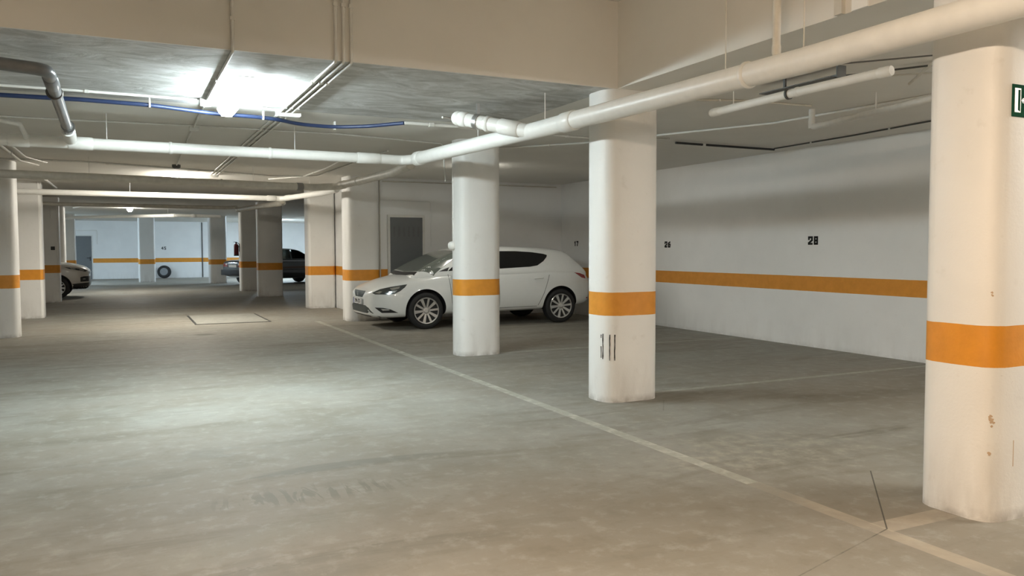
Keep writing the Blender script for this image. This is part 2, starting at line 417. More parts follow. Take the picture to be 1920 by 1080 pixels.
# ------------------------------------------------------------------ doors
def door(n, x0, x1, y, h, hx, slots=True):
    e = bpy.data.objects.new(n, None); COL.objects.link(e); e.location = ((x0+x1)/2, y, 0); tag(e, kind='structure')
    wd = (x1-x0)/2
    bm = bmesh.new(); box(bm, -wd, wd, -0.035, 0.01, 0.005, h); bevel(bm, 0.003, 1); obj('door_leaf', bm, M['door'], e)
    bm = bmesh.new()
    for a in ((-wd-0.05, -wd, 0, h+0.05), (wd, wd+0.05, 0, h+0.05), (-wd, wd, h, h+0.05)):
        box(bm, a[0], a[1], -0.045, 0.02, a[2], a[3])
    obj('door_frame', bm, M['conduit'], e)
    bm = bmesh.new(); box(bm, hx-0.025, hx+0.025, -0.045, -0.035, 0.93, 1.13)
    tube(bm, [(hx, -0.045, 1.07), (hx, -0.085, 1.07), (hx-0.14*(1 if hx > 0 else -1), -0.085, 1.07)], 0.011, 8)
    obj('door_handle', bm, M['blackplastic'], e)
    if slots:
        bm = bmesh.new()
        for k in range(6):
            xx = -wd+0.09+k*(2*wd-0.18)/5
            box(bm, xx-0.022, xx+0.022, -0.0365, -0.034, h-0.40, h-0.19)
        obj('vent_slots', bm, M['doormark'], e)
    return e
door('door_1', 4.95, 5.66, 16.12, 2.12, 0.29)
door('door_2', -2.33, -1.55, 45.2, 2.16, 0.32, False)

# ------------------------------------------------------------------ lamps
def lamp(key, label, zc=ZC, L=1.5, rods=0.0):
    x, y, rz, rgb, st = LAMPS[key]
    e = empty('fluorescent_lamp', (x, y, zc-rods), label, 'lamp', 'ceiling batten lamps', rz)
    bm = bmesh.new(); box(bm, -0.075, 0.075, -L/2, L/2, -0.045, -0.003); bevel(bm, 0.006, 1); obj('housing', bm, M['conduit'], e)
    bm = bmesh.new(); pts = [(-0.095, -0.045), (0.095, -0.045), (0.078, -0.080), (0.045, -0.118), (-0.045, -0.118), (-0.078, -0.080)]
    a = [bm.verts.new((p[0], -L/2-0.01, p[1])) for p in pts]; c = [bm.verts.new((p[0], L/2+0.01, p[1])) for p in pts]
    for i in range(6): bm.faces.new((a[i], a[(i+1) % 6], c[(i+1) % 6], c[i])).material_index = 0
    for f in (bm.faces.new(a[::-1]), bm.faces.new(c)): f.material_index = 1
    dm = emis('lit_diffuser_'+key, rgb, st); de = emis('lit_diffuser_end_'+key, rgb, st*0.12)
    obj('diffuser', bm, [dm, de], e)
    for sx in (-1, 1):
        for sy in (-0.41*L, 0, 0.41*L):
            bm = bmesh.new(); box(bm, sx*0.083-0.008, sx*0.083+0.008, sy-0.012, sy+0.012, -0.07, -0.025)
            obj('clip', bm, M['conduit'], e)
    if rods:
        for sy in (-0.3*L, 0.3*L):
            bm = bmesh.new(); tube(bm, [(0, sy, -0.01), (0, sy, rods)], 0.005, 6); obj('suspension_rod', bm, M['steel'], e)
    return e
lamp('aisle', 'brightly lit batten lamp on the ceiling, nearest one, beside the blue cable')
lamp('second', 'lit batten lamp on the ceiling of the middle aisle, above the second run of pipe')
lamp('third', 'small glowing batten lamp near the far end of the aisle')
lamp('far_l_fill', 'added batten lamp hidden on the far left bay ceiling, cooling the far end')
lamp('far_r_fill', 'added batten lamp hidden on the far right bay ceiling, cooling the far wall')
lamp('bay', 'added fill batten lamp on the near right bay ceiling, out of view right of the viewpoint')
lamp('car_bay_fill', 'short added fill batten lamp above the hatchback, hidden behind its column', L=0.7)
lamp('warm', 'added unseen warm batten lamp hung on rods in the raised ceiling above the viewpoint', ZP, rods=0.76)

# ------------------------------------------------------------------ pipes
def pipe(name, label, pts, r, m, couplings=(), rods=(), R=None, cat='pipe', group=None, seg=20, cr=1.13, cl=0.07, rodtop=ZC):
    """pts: centre line. couplings: (index, fraction). rods: points on the run."""
    bm = bmesh.new(); tube(bm, pts, r, seg, R if R is not None else r*1.6)
    o = tag(obj(name, bm, m, None, 40), label, cat, group)
    P = [Vector(p) for p in pts]
    for (i, f, *ex) in couplings:
        a, c = P[i], P[i+1]; d = (c-a).normalized(); q = a.lerp(c, f); L = ex[0] if ex else cl; mm = ex[1] if len(ex) > 1 else m
        bm = bmesh.new(); tube(bm, [q-d*L, q-d*(L-0.012), q+d*(L-0.012), q+d*L], [r*1.03, r*cr, r*cr, r*1.03], seg, 0.0)
        obj('coupling', bm, mm, o, 50)
    for q in rods:
        q = Vector(q); zt = q[3] if len(q) > 3 else rodtop
        bm = bmesh.new(); tube(bm, [(q.x, q.y, q.z+r*0.9), (q.x, q.y, zt)], 0.0042, 6); obj('hanger_rod', bm, M['pvc'], o)
    return o
# tube() with explicit radii must not fillet: patch via straight segments
_t = tube
def tube(bm, pts, r, seg=12, R=None, cap=True, mi=0):
    if isinstance(r, (list, tuple)):
        pts = [Vector(p) for p in pts]; t = (pts[-1]-pts[0]).normalized()
        up = Vector((0, 0, 1)) if abs(t.z) < 0.9 else Vector((1, 0, 0)); n = t.cross(up).normalized(); b_ = t.cross(n)
        rings = [[bm.verts.new(p+(n*math.cos(2*PI*k/seg)+b_*math.sin(2*PI*k/seg))*rr) for k in range(seg)] for p, rr in zip(pts, r)]
        for a, c in zip(rings, rings[1:]):
            for k in range(seg): bm.faces.new((a[k], a[(k+1) % seg], c[(k+1) % seg], c[k])).material_index = mi
        bm.faces.new(rings[0][::-1]); bm.faces.new(rings[-1])
    else: _t(bm, pts, r, seg, R, cap, mi)
ZM = 2.60
main = pipe('drain_pipe', 'large white drain pipe passing the tops of the near columns',
     [(3.77, -8.9, ZM), (3.77, 3.7, ZM), (3.60, 6.90, ZM), (3.36, 9.72, ZM)],
     0.080, M['pvc'], [(1, 0.14, 0.02), (1, 0.82, 0.10), (2, 0.985, 0.07)],
     [(3.61, 6.75, ZM), (3.50, 8.1, ZM)], 0.11)
pipe('drain_pipe', 'white drain pipe crossing the near aisle below the blue cable',
     [(3.345, 9.80, ZM), (3.24, 9.97, ZM), (2.9, 9.93, ZM), (-1.14, 9.72, ZM-0.01), (-6.88, 9.6, ZM-0.02)],
     0.062, M['pvc'], [(2, 0.03, 0.15), (2, 0.33, 0.02), (2, 0.82, 0.12), (2, 0.96, 0.10), (2, 0.6, 0.02)],
     [(1.86, 9.87, ZM), (-0.16, 9.77, ZM)], 0.12)
# rods in the pocket reach its higher ceiling
for y in (4.40, 3.69):
    bm = bmesh.new(); tube(bm, [(3.77, y, ZM+0.07), (3.77, y, ZP)], 0.0045, 6); obj('hanger_rod', bm, M['cream'], main)
for p in ((3.69, 6.75, 2.60), (3.69, 5.3, 2.585), (3.62, 8.6, 2.63)):
    bm = bmesh.new(); bmesh.ops.create_uvsphere(bm, u_segments=8, v_segments=6, radius=0.009, matrix=Matrix.Translation((p[0]-0.0, p[1], p[2]))); obj('screw_head', bm, M['darksteel'], main)
pipe('branch_pipe', 'short thick white branch stub joining the large drain pipe near the middle',
     [(3.58, 7.02, 2.60), (3.42, 7.27, 2.67), (3.14, 7.74, 2.80)], 0.070, M['pvc'],
     [(0, 0.75, 0.12), (1, 0.35, 0.03), (1, 0.90, 0.05)], (), 0.1)
bm = bmesh.new(); bmesh.ops.create_uvsphere(bm, u_segments=20, v_segments=10, radius=0.075, matrix=Matrix.Translation((3.13, 7.755, 2.803)))
obj('end_cap', bm, M['pvc'], bpy.data.objects['branch_pipe'], 60)
bm = bmesh.new(); tube(bm, [(3.268, 7.523, 2.740), (3.244, 7.566, 2.752)], 0.079, 20); box(bm, 3.245, 3.275, 7.53, 7.56, 2.81, 2.93); obj('clamp', bm, M['steel'], bpy.data.objects['branch_pipe'], 40)
pipe('drain_pipe', 'cream drain pipe turning left across the middle aisle behind the large white pipe',
     [(3.45, 10.25, 2.58), (3.60, 11.5, 2.59), (3.47, 14.6, 2.60), (3.15, 14.95, 2.60), (0.5, 14.45, 2.60), (-1.7, 14.15, 2.60), (-6.88, 13.6, 2.6)],
     0.064, M['cream'], [(1, 0.55, 0.02), (1, 0.86, 0.16), (3, 0.1, 0.06, M['grey_mid']), (3, 0.62, 0.02)],
     [(2.05, 14.74, 2.60), (-0.5, 14.33, 2.6)], 0.16)
pipe('drain_pipe', 'pale drain pipe crossing the aisle below the second lamp, third run back',
     [(3.66, 15.3, 2.6), (3.62, 16.4, 2.60), (3.20, 18.5, 2.60), (0.7, 18.35, 2.60), (-1.5, 18.25, 2.6), (-6.88, 18.0, 2.6)],
     0.058, M['pvc'], [(1, 0.85, 0.12), (2, 0.1, 0.1)], [(0.1, 18.31, 2.6), (3.5, 17.0, 2.6)], 0.15)
pipe('drain_pipe', 'shaded grey drain pipe low behind the third run, ending by the shaded columns',
     [(3.25, 18.9, 2.57), (3.4, 19.6, 2.57), (2.85, 23.6, 2.57)], 0.062, M['cream'], [(1, 0.1, 0.1), (1, 0.97, 0.06)], [(3.1, 21.5, 2.57)], 0.15)
pipe('drain_pipe', 'shaded pipe crossing the aisle in front of the far lamp',
     [(2.85, 23.9, 2.66), (2.6, 24.3, 2.66), (-1.6, 24.0, 2.66), (-6.88, 23.8, 2.66)], 0.05, M['cream'], [(1, 0.5, 0.05)], [(0.7, 24.15, 2.66)], 0.15)
pipe('drain_pipe', 'far brightly lit white pipe under the ceiling beyond the far lamp',
     [(3.2, 31.6, 2.70), (1.63, 31.4, 2.70), (-2.2, 34.6, 2.68), (-6.0, 37.6, 2.68)], 0.06, M['pvc'], [(0, 0.6, 0.08), (1, 0.02, 0.1)], [(1.4, 31.6, 2.7)], 0.15)
# grey plastic pipe on the left
gp = pipe('waste_pipe', 'dark grey plastic pipe with elbow dropping into the white run at upper left',
     [(-6.88, 6.9, 2.78), (-0.80, 6.55, 2.74), (-0.47, 6.56, 2.72), (-0.50, 9.45, 2.66), (-0.50, 9.60, 2.62)], 0.046, M['grey_pvc'],
     [(0, 0.995, 0.05), (2, 0.13, 0.16), (2, 0.85, 0.05)], [(-1.0, 6.56, 2.745)], 0.10)
for y in (7.35, 9.05):
    z = 2.72-(y-6.56)*0.06/2.9
    bm = bmesh.new(); tube(bm, [(-0.485, y-0.008, z), (-0.485, y+0.008, z)], 0.060, 20); obj('pipe_clamp', bm, M['darksteel'], gp, 40)
bm = bmesh.new(); tube(bm, [(-1.01, 6.565, 2.744), (-0.985, 6.563, 2.744)], 0.054, 20); obj('pipe_clamp', bm, M['cream'], gp, 40)
bm = bmesh.new(); tube(bm, [(-0.50, 9.30, 2.665), (-0.50, 9.62, 2.62)], 0.064, 20); obj('socket', bm, M['pvc'], gp, 40)
pipe('waste_pipe', 'thin bent pipe joining the white run at the left photo edge',
     [(-6.88, 8.3, 2.68), (-1.1, 8.50, 2.64), (-0.87, 8.76, 2.63), (-0.89, 9.45, 2.62), (-0.90, 9.62, 2.61)], 0.024, M['conduit'], [(2, 0.6, 0.05)], (), 0.1)
# pocket risers
pipe('riser_pipe', 'short vertical cream pipe dropping onto the large drain pipe at upper right',
     [(3.77, 3.92, ZM+0.075), (3.77, 3.92, ZP)], 0.026, M['cream'], [(0, 0.04, 0.03)], ())
bm = bmesh.new(); box(bm, 4.095, 4.13, 3.70, 3.76, ZC-0.0, ZP); tag(obj('cable_trunking', bm, M['cream']), 'flat grey trunking up the beam side at upper right', 'trunking')
bm = bmesh.new(); box(bm, 4.115, 4.13, 3.52, 3.64, ZC-0.0, ZP); tag(obj('cable_trunking', bm, M['wall']), 'wide pale strip beside the grey trunking at upper right', 'trunking')
# pipes over the right bays
wp = pipe('drain_pipe', 'white pipe stub with capped end under the right bay ceiling',
     [(4.98, 6.0, 2.72), (4.98, 4.9, 2.73), (5.08, 4.12, 2.75)], 0.036, M['pvc'], [(0, 0.97, 0.02), (0, 0.06, 0.05), (1, 0.93, 0.05)], [(4.98, 5.7, 2.72)], 0.2)
bm = bmesh.new(); tube(bm, [(4.98, 5.02, 2.73), (4.98, 5.04, 2.73)], 0.047, 16); obj('pipe_clamp', bm, M['darksteel'], wp, 40)
pipe('drain_pipe', 'thin white elbow pipe dropping from the ceiling over the right bays',
     [(6.62, 6.35, ZC), (6.62, 6.35, 2.74), (6.56, 6.0, 2.74), (6.35, 4.74, 2.75), (6.2, 1.0, 2.78)], 0.032, M['conduit'], [(0, 0.8, 0.05), (2, 0.1, 0.04)], [(6.45, 5.4, 2.745)], 0.06)

# ------------------------------------------------------------------ conduits
def conduit(label, pts, r=0.011, m=None, clips=(), cat='conduit', name='electrical_conduit', R=0.06):
    bm = bmesh.new(); tube(bm, pts, r, 8, R)
    o = tag(obj(name, bm, m or M['conduit'], None, 50), label, cat, 'surface conduits')
    P = [Vector(p) for p in pts]
    for i, f in clips:
        q = P[i].lerp(P[i+1], f); bm = bmesh.new(); k = r*1.35
        box(bm, q.x-k, q.x+k, q.y-k, q.y+k, q.z-k*0.9, q.z+k*0.7); obj('clip', bm, M['conduit'], o)
    return o
ZQ = 2.917
names3 = ('leftmost', 'middle', 'rightmost')
for k in range(3):
    x = 1.51+0.062*k
    conduit(names3[k]+' of the three parallel conduits down the beam face and along the ceiling',
            [(x, 6.287, ZP), (x, 6.287, ZC-0.012), (x+0.0, 9.05, ZQ), (x+0.0, 16.6, ZQ)], 0.0125, M['conduit'],
            [(0, 0.45), (1, 0.3), (1, 0.8)], R=0.03)
conduit('single conduit down the beam face left of the nearest lamp and along the ceiling',
        [(0.745, 6.287, ZP), (0.745, 6.287, ZC-0.012), (0.745, 8.5, ZQ), (0.76, 10.3, ZQ), (0.82, 15.0, ZQ)], 0.012, M['conduit'], [(0, 0.7), (1, 0.5), (2, 0.7)], R=0.03)
conduit('straight white conduit across the ceiling left of the nearest lamp', [(-6.88, 8.6, ZQ), (-0.4, 8.42, ZQ), (0.66, 8.45, ZQ)], 0.013, M['pvc'], [(1, 0.1), (0, 0.9)])
conduit('short white conduit between the nearest lamp and the wide junction box', [(1.06, 8.55, ZQ), (1.50, 8.72, ZQ)], 0.013, M['pvc'], [(0, 0.5)])
conduit('thin conduit crossing the ceiling behind the blue cable', [(-6.88, 10.6, ZQ), (-0.54, 10.34, ZQ), (0.75, 10.21, ZQ), (2.5, 10.18, ZQ), (4.0, 10.5, ZQ), (4.05, 10.53, 2.4)], 0.010, None, [(3, 0.4)])
conduit('conduit edging the bright strip of ceiling by the second lamp', [(-6.88, 15.3, ZQ), (-1.78, 15.1, ZQ), (-0.65, 15.05, ZQ), (0.67, 15.55, ZQ), (1.8, 16.0, ZQ), (2.6, 16.45, ZQ), (3.23, 16.25, ZQ), (3.29, 14.59, ZQ), (3.2, 12.4, ZQ)], 0.016, None, [(2, 0.3), (3, 0.5), (6, 0.5)])
conduit('second bent conduit beside the turn of the cream drain pipe', [(2.7, 17.2, ZQ), (3.45, 16.0, ZQ), (3.5, 13.9, ZQ), (3.55, 11.6, ZQ)], 0.013, None, [(1, 0.4)])
conduit('long conduit along the ceiling over the right bays, nearest the columns', [(4.0, 11.5, ZQ), (5.1, 10.41, ZQ), (5.75, 9.6, ZQ), (6.86, 7.17, ZQ), (7.0, 5.23, ZQ), (7.0, 0.5, ZQ)], 0.013, M['pvc'], [(1, 0.5), (3, 0.3), (3, 0.7)])
conduit('conduit above the branch stub crossing toward the right bays', [(3.2, 8.4, ZQ), (4.85, 9.1, ZQ), (5.56, 9.16, ZQ), (6.6, 8.8, ZQ)], 0.012, None, [(1, 0.5)])
conduit('outer conduit along the right bay ceiling near the wall', [(8.62, 8.98, ZQ), (8.56, 7.51, ZQ), (8.41, 6.28, ZQ), (8.3, 0.5, ZQ)], 0.010, M['darksteel'], [(0, 0.5), (1, 0.5)])
conduit('black hanging cable line over the right bays', [(6.81, 8.95, 2.90), (7.4, 8.93, 2.895), (8.60, 8.96, 2.90)], 0.016, M['blackplastic'], [(0, 0.8)], name='black_cable', cat='cable')
conduit('thin conduit bowed along the ceiling above the capped pipe stub', [(4.7, 6.75, ZQ), (5.06, 6.40, ZQ), (5.58, 6.2, ZQ), (6.4, 6.15, ZQ)], 0.010, M['cream'], [(1, 0.5)])
conduit('thin dark line from the cable tray to the nearest column', [(5.05, 4.66, 2.90), (5.5, 4.12, 2.90), (6.2, 3.2, 2.9)], 0.006, M['darksteel'])
conduit('second thin dark line under the cable tray', [(5.46, 4.93, 2.90), (5.79, 4.34, 2.90), (6.5, 3.4, 2.9)], 0.008, M['darksteel'], [(0, 0.3)])
conduit('third thin dark line under the cable tray', [(5.4, 5.2, 2.90), (6.0, 4.55, 2.90), (6.9, 3.8, 2.9)], 0.007, M['cream'], [(0, 0.5)])
conduit('reddish brown conduit stub hanging at the left photo edge', [(-1.51, 12.7, 2.88), (-1.49, 14.9, 2.88), (-1.30, 15.6, 2.88)], 0.022, M['cream'], [(0, 0.5)])
conduit('thinner conduit beside the brown stub at the left photo edge', [(-1.40, 12.7, 2.90), (-1.37, 14.5, 2.90), (-1.15, 15.3, 2.90)], 0.014, M['pvc'])
conduit('short white conduit behind the second pipe run at left', [(-1.45, 18.9, 2.90), (-1.43, 21.4, 2.90)], 0.026, M['pvc'])
conduit('short white conduit near the far left ceiling', [(-1.55, 30.6, 2.88), (-1.2, 29.2, 2.88)], 0.03, M['pvc'])
conduit('vertical white conduit on the third left column', [(-1.86, 25.535, 2.35), (-1.86, 25.535, 2.62)], 0.02, M['pvc'])
conduit('conduit framing the grey door behind the hatchback', [(4.75, 16.10, 2.46), (5.86, 16.10, 2.46), (5.86, 16.10, 1.5)], 0.010, M['wall'])
conduit('vertical dark pipe on the wall corner beside the grey door', [(4.735, 16.095, 0.02), (4.735, 16.095, 2.92)], 0.014, M['cream'])
conduit('conduit framing the far grey door', [(-2.3, 45.18, 2.45), (-1.3, 45.18, 2.45), (-1.3, 45.18, 1.75)], 0.02, M['pvc'])
conduit('dark vertical pipe on the far wall', [(3.63, 45.17, 0.02), (3.63, 45.17, 2.9)], 0.025, M['darksteel'])
conduit('horizontal conduit at the top of the wall behind the hatchback', [(4.8, 16.1, 2.86), (8.9, 16.1, 2.86)], 0.012, M['cream'], [(0, 0.7)])
# blue cable bundle
bl = [(-6.88, 8.9, 2.86), (-2.2, 8.55, 2.85), (-1.0, 8.58, 2.855), (-0.36, 8.56, 2.86), (0.24, 8.60, 2.86), (0.87, 8.86, 2.86), (1.24, 8.88, 2.86), (1.50, 8.95, 2.86),
      (1.78, 9.2, 2.86), (2.20, 9.26, 2.86), (2.55, 9.0, 2.86), (2.83, 8.62, 2.86)]
bm = bmesh.new(); tube(bm, bl, 0.021, 10, 0.5)
bc = tag(obj('blue_cable', bm, M['blue'], None, 60), 'thick blue cable sagging across the ceiling past the nearest lamp', 'cable')
for q in ((0.24, 8.6), (-0.5, 8.56), (0.93, 8.87), (1.35, 8.9), (2.2, 9.26)):
    bm = bmesh.new(); box(bm, q[0]-0.008, q[0]+0.008, q[1]-0.025, q[1]+0.025, 2.835, 2.925); obj('cable_clip', bm, M['pvc'], bc)
conduit('white conduit carrying on from the blue cable toward the branch stub', [(2.83, 8.62, 2.862), (3.47, 8.62, 2.862), (4.2, 8.9, 2.862)], 0.019, M['pvc'], [(0, 0.5)])

def jbox(label, x, y, sx, sy, sz, m, z=ZC, round_=False, name='junction_box', cat='junction box'):
    bm = bmesh.new()
    if round_: lathe(bm, [(-sz, sx*0.8), (-sz*0.7, sx), (0, sx)], 'z', 20)
    else: box(bm, -sx, sx, -sy, sy, -sz, 0); bevel(bm, 0.006, 2)
    o = obj(name, bm, m, None, 40, (x, y, z)); tag(o, label, cat)
    bm = bmesh.new(); k = 0.9
    if round_: lathe(bm, [(-sz-0.006, sx*0.6), (-sz, sx*0.62)], 'z', 20)
    else: box(bm, -sx*k, sx*k, -sy*k, sy*k, -sz-0.006, -sz)
    obj('lid', bm, m, o); return o
jbox('white junction box left of the nearest lamp', 0.74, 8.45, 0.06, 0.06, 0.055, M['pvc'])
jbox('wide white junction box where the three conduits cross the blue cable', 1.60, 8.83, 0.13, 0.04, 0.05, M['pvc'])
jbox('small pale sensor box on the ceiling beyond the blue cable', 0.77, 10.35, 0.055, 0.05, 0.05, M['conduit'])
jbox('round dark detector on the ceiling ahead of the second lamp', 0.82, 15.1, 0.07, 0, 0.06, M['darksteel'], round_=True, name='smoke_detector', cat='detector')
jbox('white junction box where the three conduits end by the second lamp', 1.57, 16.75, 0.10, 0.07, 0.05, M['pvc'])
# cable tray over the right bay: angled dark channel hung from the ceiling
e = empty('cable_tray', (5.2, 5.0, ZC), 'bent dark metal cable tray under the right bay ceiling', 'cable tray')
bm = bmesh.new(); box(bm, -0.06, 0.10, -0.25, 0.55, -0.10, -0.092); box(bm, 0.094, 0.10, -0.25, 0.55, -0.092, -0.05); obj('channel', bm, M['darksteel'], e)
bm = bmesh.new(); box(bm, 0.0, 0.10, -0.27, -0.26, -0.10, 0.0); obj('bracket', bm, M['darksteel'], e)
bm = bmesh.new(); box(bm, 0.0, 0.02, 0.3, 0.32, -0.092, 0.0); obj('bracket', bm, M['darksteel'], e)
conduit('slanted metal hook under the right bay ceiling beside the nearest column', [(5.75, 4.30, 2.90), (6.14, 4.80, 2.87)], 0.013, M['cream'])

# siren / call-point lamp on column C with its cable
e = empty('push_button_lamp', (4.035, 10.20, 1.50), 'round white lamp button on the column before the hatchback', 'wall lamp')
bm = bmesh.new(); lathe(bm, [(-0.075, 0.018), (-0.068, 0.04), (-0.05, 0.055), (-0.02, 0.06), (0.0, 0.06)], 'x', 24); obj('dome', bm, M['pvc'], e, 50)
bm = bmesh.new(); lathe(bm, [(-0.012, 0.066), (0.003, 0.066)], 'x', 24); obj('rim', bm, M['conduit'], e, 40)
conduit('thin white cable drop on the left side of the column before the hatchback', [(4.03, 10.20, 2.92), (4.03, 10.20, 2.0), (4.027, 10.20, 1.55)], 0.009, M['pvc'], [(0, 0.6), (1, 0.3)])
# small black switch on the third left column
bm = bmesh.new(); box(bm, -0.05, 0.05, -0.03, 0, -0.05, 0.05); bevel(bm, 0.006, 1)
tag(obj('wall_switch', bm, M['blackplastic'], None, None, (-1.83, 25.55, 1.51)), 'small black switch on the third left column', 'switch')
# exit sign on nearest column
e = empty('exit_sign', (4.125, 2.6225, 2.128), 'green emergency exit sign with white door pictogram on the nearest column', 'sign')
bm = bmesh.new(); box(bm, 0, 0.36, -0.004, 0, 0, 0.165); obj('board', bm, M['green'], e)
bm = bmesh.new()
def fp(pts, y0=-0.0055, y1=-0.004):
    a = [bm.verts.new((x, y0, z)) for x, z in pts]; c = [bm.verts.new((x, y1, z)) for x, z in pts]
    bm.faces.new(a); bm.faces.new(c[::-1])
    for i in range(len(pts)): bm.faces.new((a[i], c[i], c[(i+1) % len(pts)], a[(i+1) % len(pts)]))
fp([(0.018, 0.022), (0.044, 0.022), (0.044, 0.146), (0.018, 0.146)])
fp([(0.044, 0.138), (0.068, 0.138), (0.068, 0.146), (0.044, 0.146)])
fp([(0.064, 0.022), (0.068, 0.022), (0.068, 0.138), (0.064, 0.138)])
fp([(0.044, 0.022), (0.064, 0.022), (0.064, 0.026), (0.044, 0.034)])
obj('door_symbol', bm, M['signwhite'], e)
bm = bmesh.new()
fp([(0.074, 0.085), (0.086, 0.098), (0.093, 0.098), (0.087, 0.089), (0.13, 0.089), (0.13, 0.081), (0.087, 0.081), (0.093, 0.072), (0.086, 0.072)])
obj('arrow', bm, M['signwhite'], e)
bm = bmesh.new()
fp([(0.20, 0.03), (0.225, 0.05), (0.24, 0.085), (0.225, 0.115), (0.19, 0.10), (0.185, 0.11), (0.235, 0.13), (0.262, 0.11), (0.285, 0.09), (0.28, 0.082), (0.262, 0.092), (0.262, 0.065), (0.29, 0.045), (0.31, 0.022), (0.30, 0.018), (0.275, 0.038), (0.248, 0.052), (0.235, 0.035), (0.205, 0.02)])
fp([(0.262+0.011*math.cos(k*PI/5), 0.145+0.011*math.sin(k*PI/5)) for k in range(10)])
obj('running_figure', bm, M['signwhite'], e)
# bay numbers
GLYPH = {'1': [[(0.2, 0.78), (0.5, 1), (0.5, 0)]], '2': [[(0, 0.72), (0, 1), (1, 1), (1, 0.55), (0, 0.12), (0, 0), (1, 0)]],
         '8': [[(0.1, 0), (0.9, 0), (0.9, 0.5), (0.1, 0.5), (0.1, 0)], [(0.1, 0.5), (0.1, 1), (0.9, 1), (0.9, 0.5)]],
         '6': [[(0.9, 1), (0.1, 0.75), (0, 0.3), (0.1, 0), (0.9, 0), (1, 0.5), (0.1, 0.5)]], '7': [[(0, 1), (1, 1), (0.4, 0)]],
         '4': [[(0.7, 0), (0.7, 1), (0, 0.35), (1, 0.35)]], '5': [[(1, 1), (0.1, 1), (0.05, 0.55), (0.9, 0.55), (0.95, 0.05), (0, 0)]]}
def number(txt, loc, rz, h, lab, sw=0.030):
    """stencilled digits made of thick strokes, lying on a wall; local x runs along the wall, -y looks out"""
    bm = bmesh.new(); wd = h*0.62; x0 = -(len(txt)*wd+(len(txt)-1)*0.045)/2
    for ch in txt:
        for ln in GLYPH[ch]:
            for (a, b_) in zip(ln, ln[1:]):
                A = Vector((x0+a[0]*wd, 0, (a[1]-0.5)*h)); B = Vector((x0+b_[0]*wd, 0, (b_[1]-0.5)*h))
                t = (B-A).normalized(); n = Vector((t.z, 0, -t.x))*sw/2; A -= t*sw*0.42; B += t*sw*0.42
                f = [bm.verts.new(q+Vector((0, -0.0015, 0))) for q in (A-n, B-n, B+n, A+n)]; k = [bm.verts.new(q+Vector((0, 0.001, 0))) for q in (A-n, B-n, B+n, A+n)]
                bm.faces.new(f); bm.faces.new(k[::-1])
                for i in range(4): bm.faces.new((f[i], k[i], k[(i+1) % 4], f[(i+1) % 4]))
        x0 += wd+0.045
    o = obj('bay_number', bm, M['ink'], None, None, loc); o.rotation_euler = (0, 0, rz); return tag(o, lab, 'number')
number('28', (XR-0.001, 8.62, 1.565), -PI/2, 0.095, 'black stencilled bay number nearest the viewer, alone on the right wall')
number('26', (XR-0.001, 12.11, 1.53), -PI/2, 0.085, 'black stencilled bay number just right of the column with black strokes')
number('17', (XR-0.001, 15.45, 1.57), -PI/2, 0.085, 'black stencilled bay number above the back of the hatchback')
number('45', (1.76, YF-0.001, 1.55), 0, 0.13, 'tiny dark bay number on the far wall above the loose tyre', 0.03)

# floor hatch
e = empty('floor_hatch', (1.89, 17.75, 0), 'rectangular service hatch cover set in the aisle floor', 'hatch')
bm = bmesh.new(); box(bm, -0.68, 0.68, -1.12, 1.12, 0.001, 0.009); obj('cover', bm, M['hatch'], e)
bm = bmesh.new()
for a in ((-0.72, 0.72, -1.16, -1.12), (-0.72, 0.72, 1.12, 1.16), (-0.72, -0.68, -1.12, 1.12), (0.68, 0.72, -1.12, 1.12)): box(bm, *a, 0.0, 0.006)
obj('frame', bm, M['darksteel'], e)

# fire extinguisher on far column
e = empty('fire_extinguisher', (3.50, 29.62, 1.24), 'dark red fire extinguisher hung on the left side of the shaded column', 'extinguisher')
bm = bmesh.new(); lathe(bm, [(0.0, 0.075), (0.01, 0.082), (0.36, 0.082), (0.41, 0.06), (0.43, 0.025), (0.45, 0.025)], 'z', 24); obj('cylinder', bm, M['redpaint'], e, 40)
bm = bmesh.new(); box(bm, -0.03, 0.03, -0.02, 0.02, 0.45, 0.48); box(bm, -0.09, 0.02, -0.012, 0.012, 0.48, 0.495); tube(bm, [(0.03, 0, 0.46), (0.10, -0.02, 0.42), (0.095, -0.03, 0.15)], 0.012, 8); obj('valve', bm, M['blackplastic'], e)
bm = bmesh.new(); lathe(bm, [(0.0, 0.084), (0.05, 0.084)], 'z', 24); obj('base_skirt', bm, M['blackplastic'], e)
bm = bmesh.new(); box(bm, 0.05, 0.125, -0.03, 0.03, 0.30, 0.34); obj('bracket', bm, M['darksteel'], e)

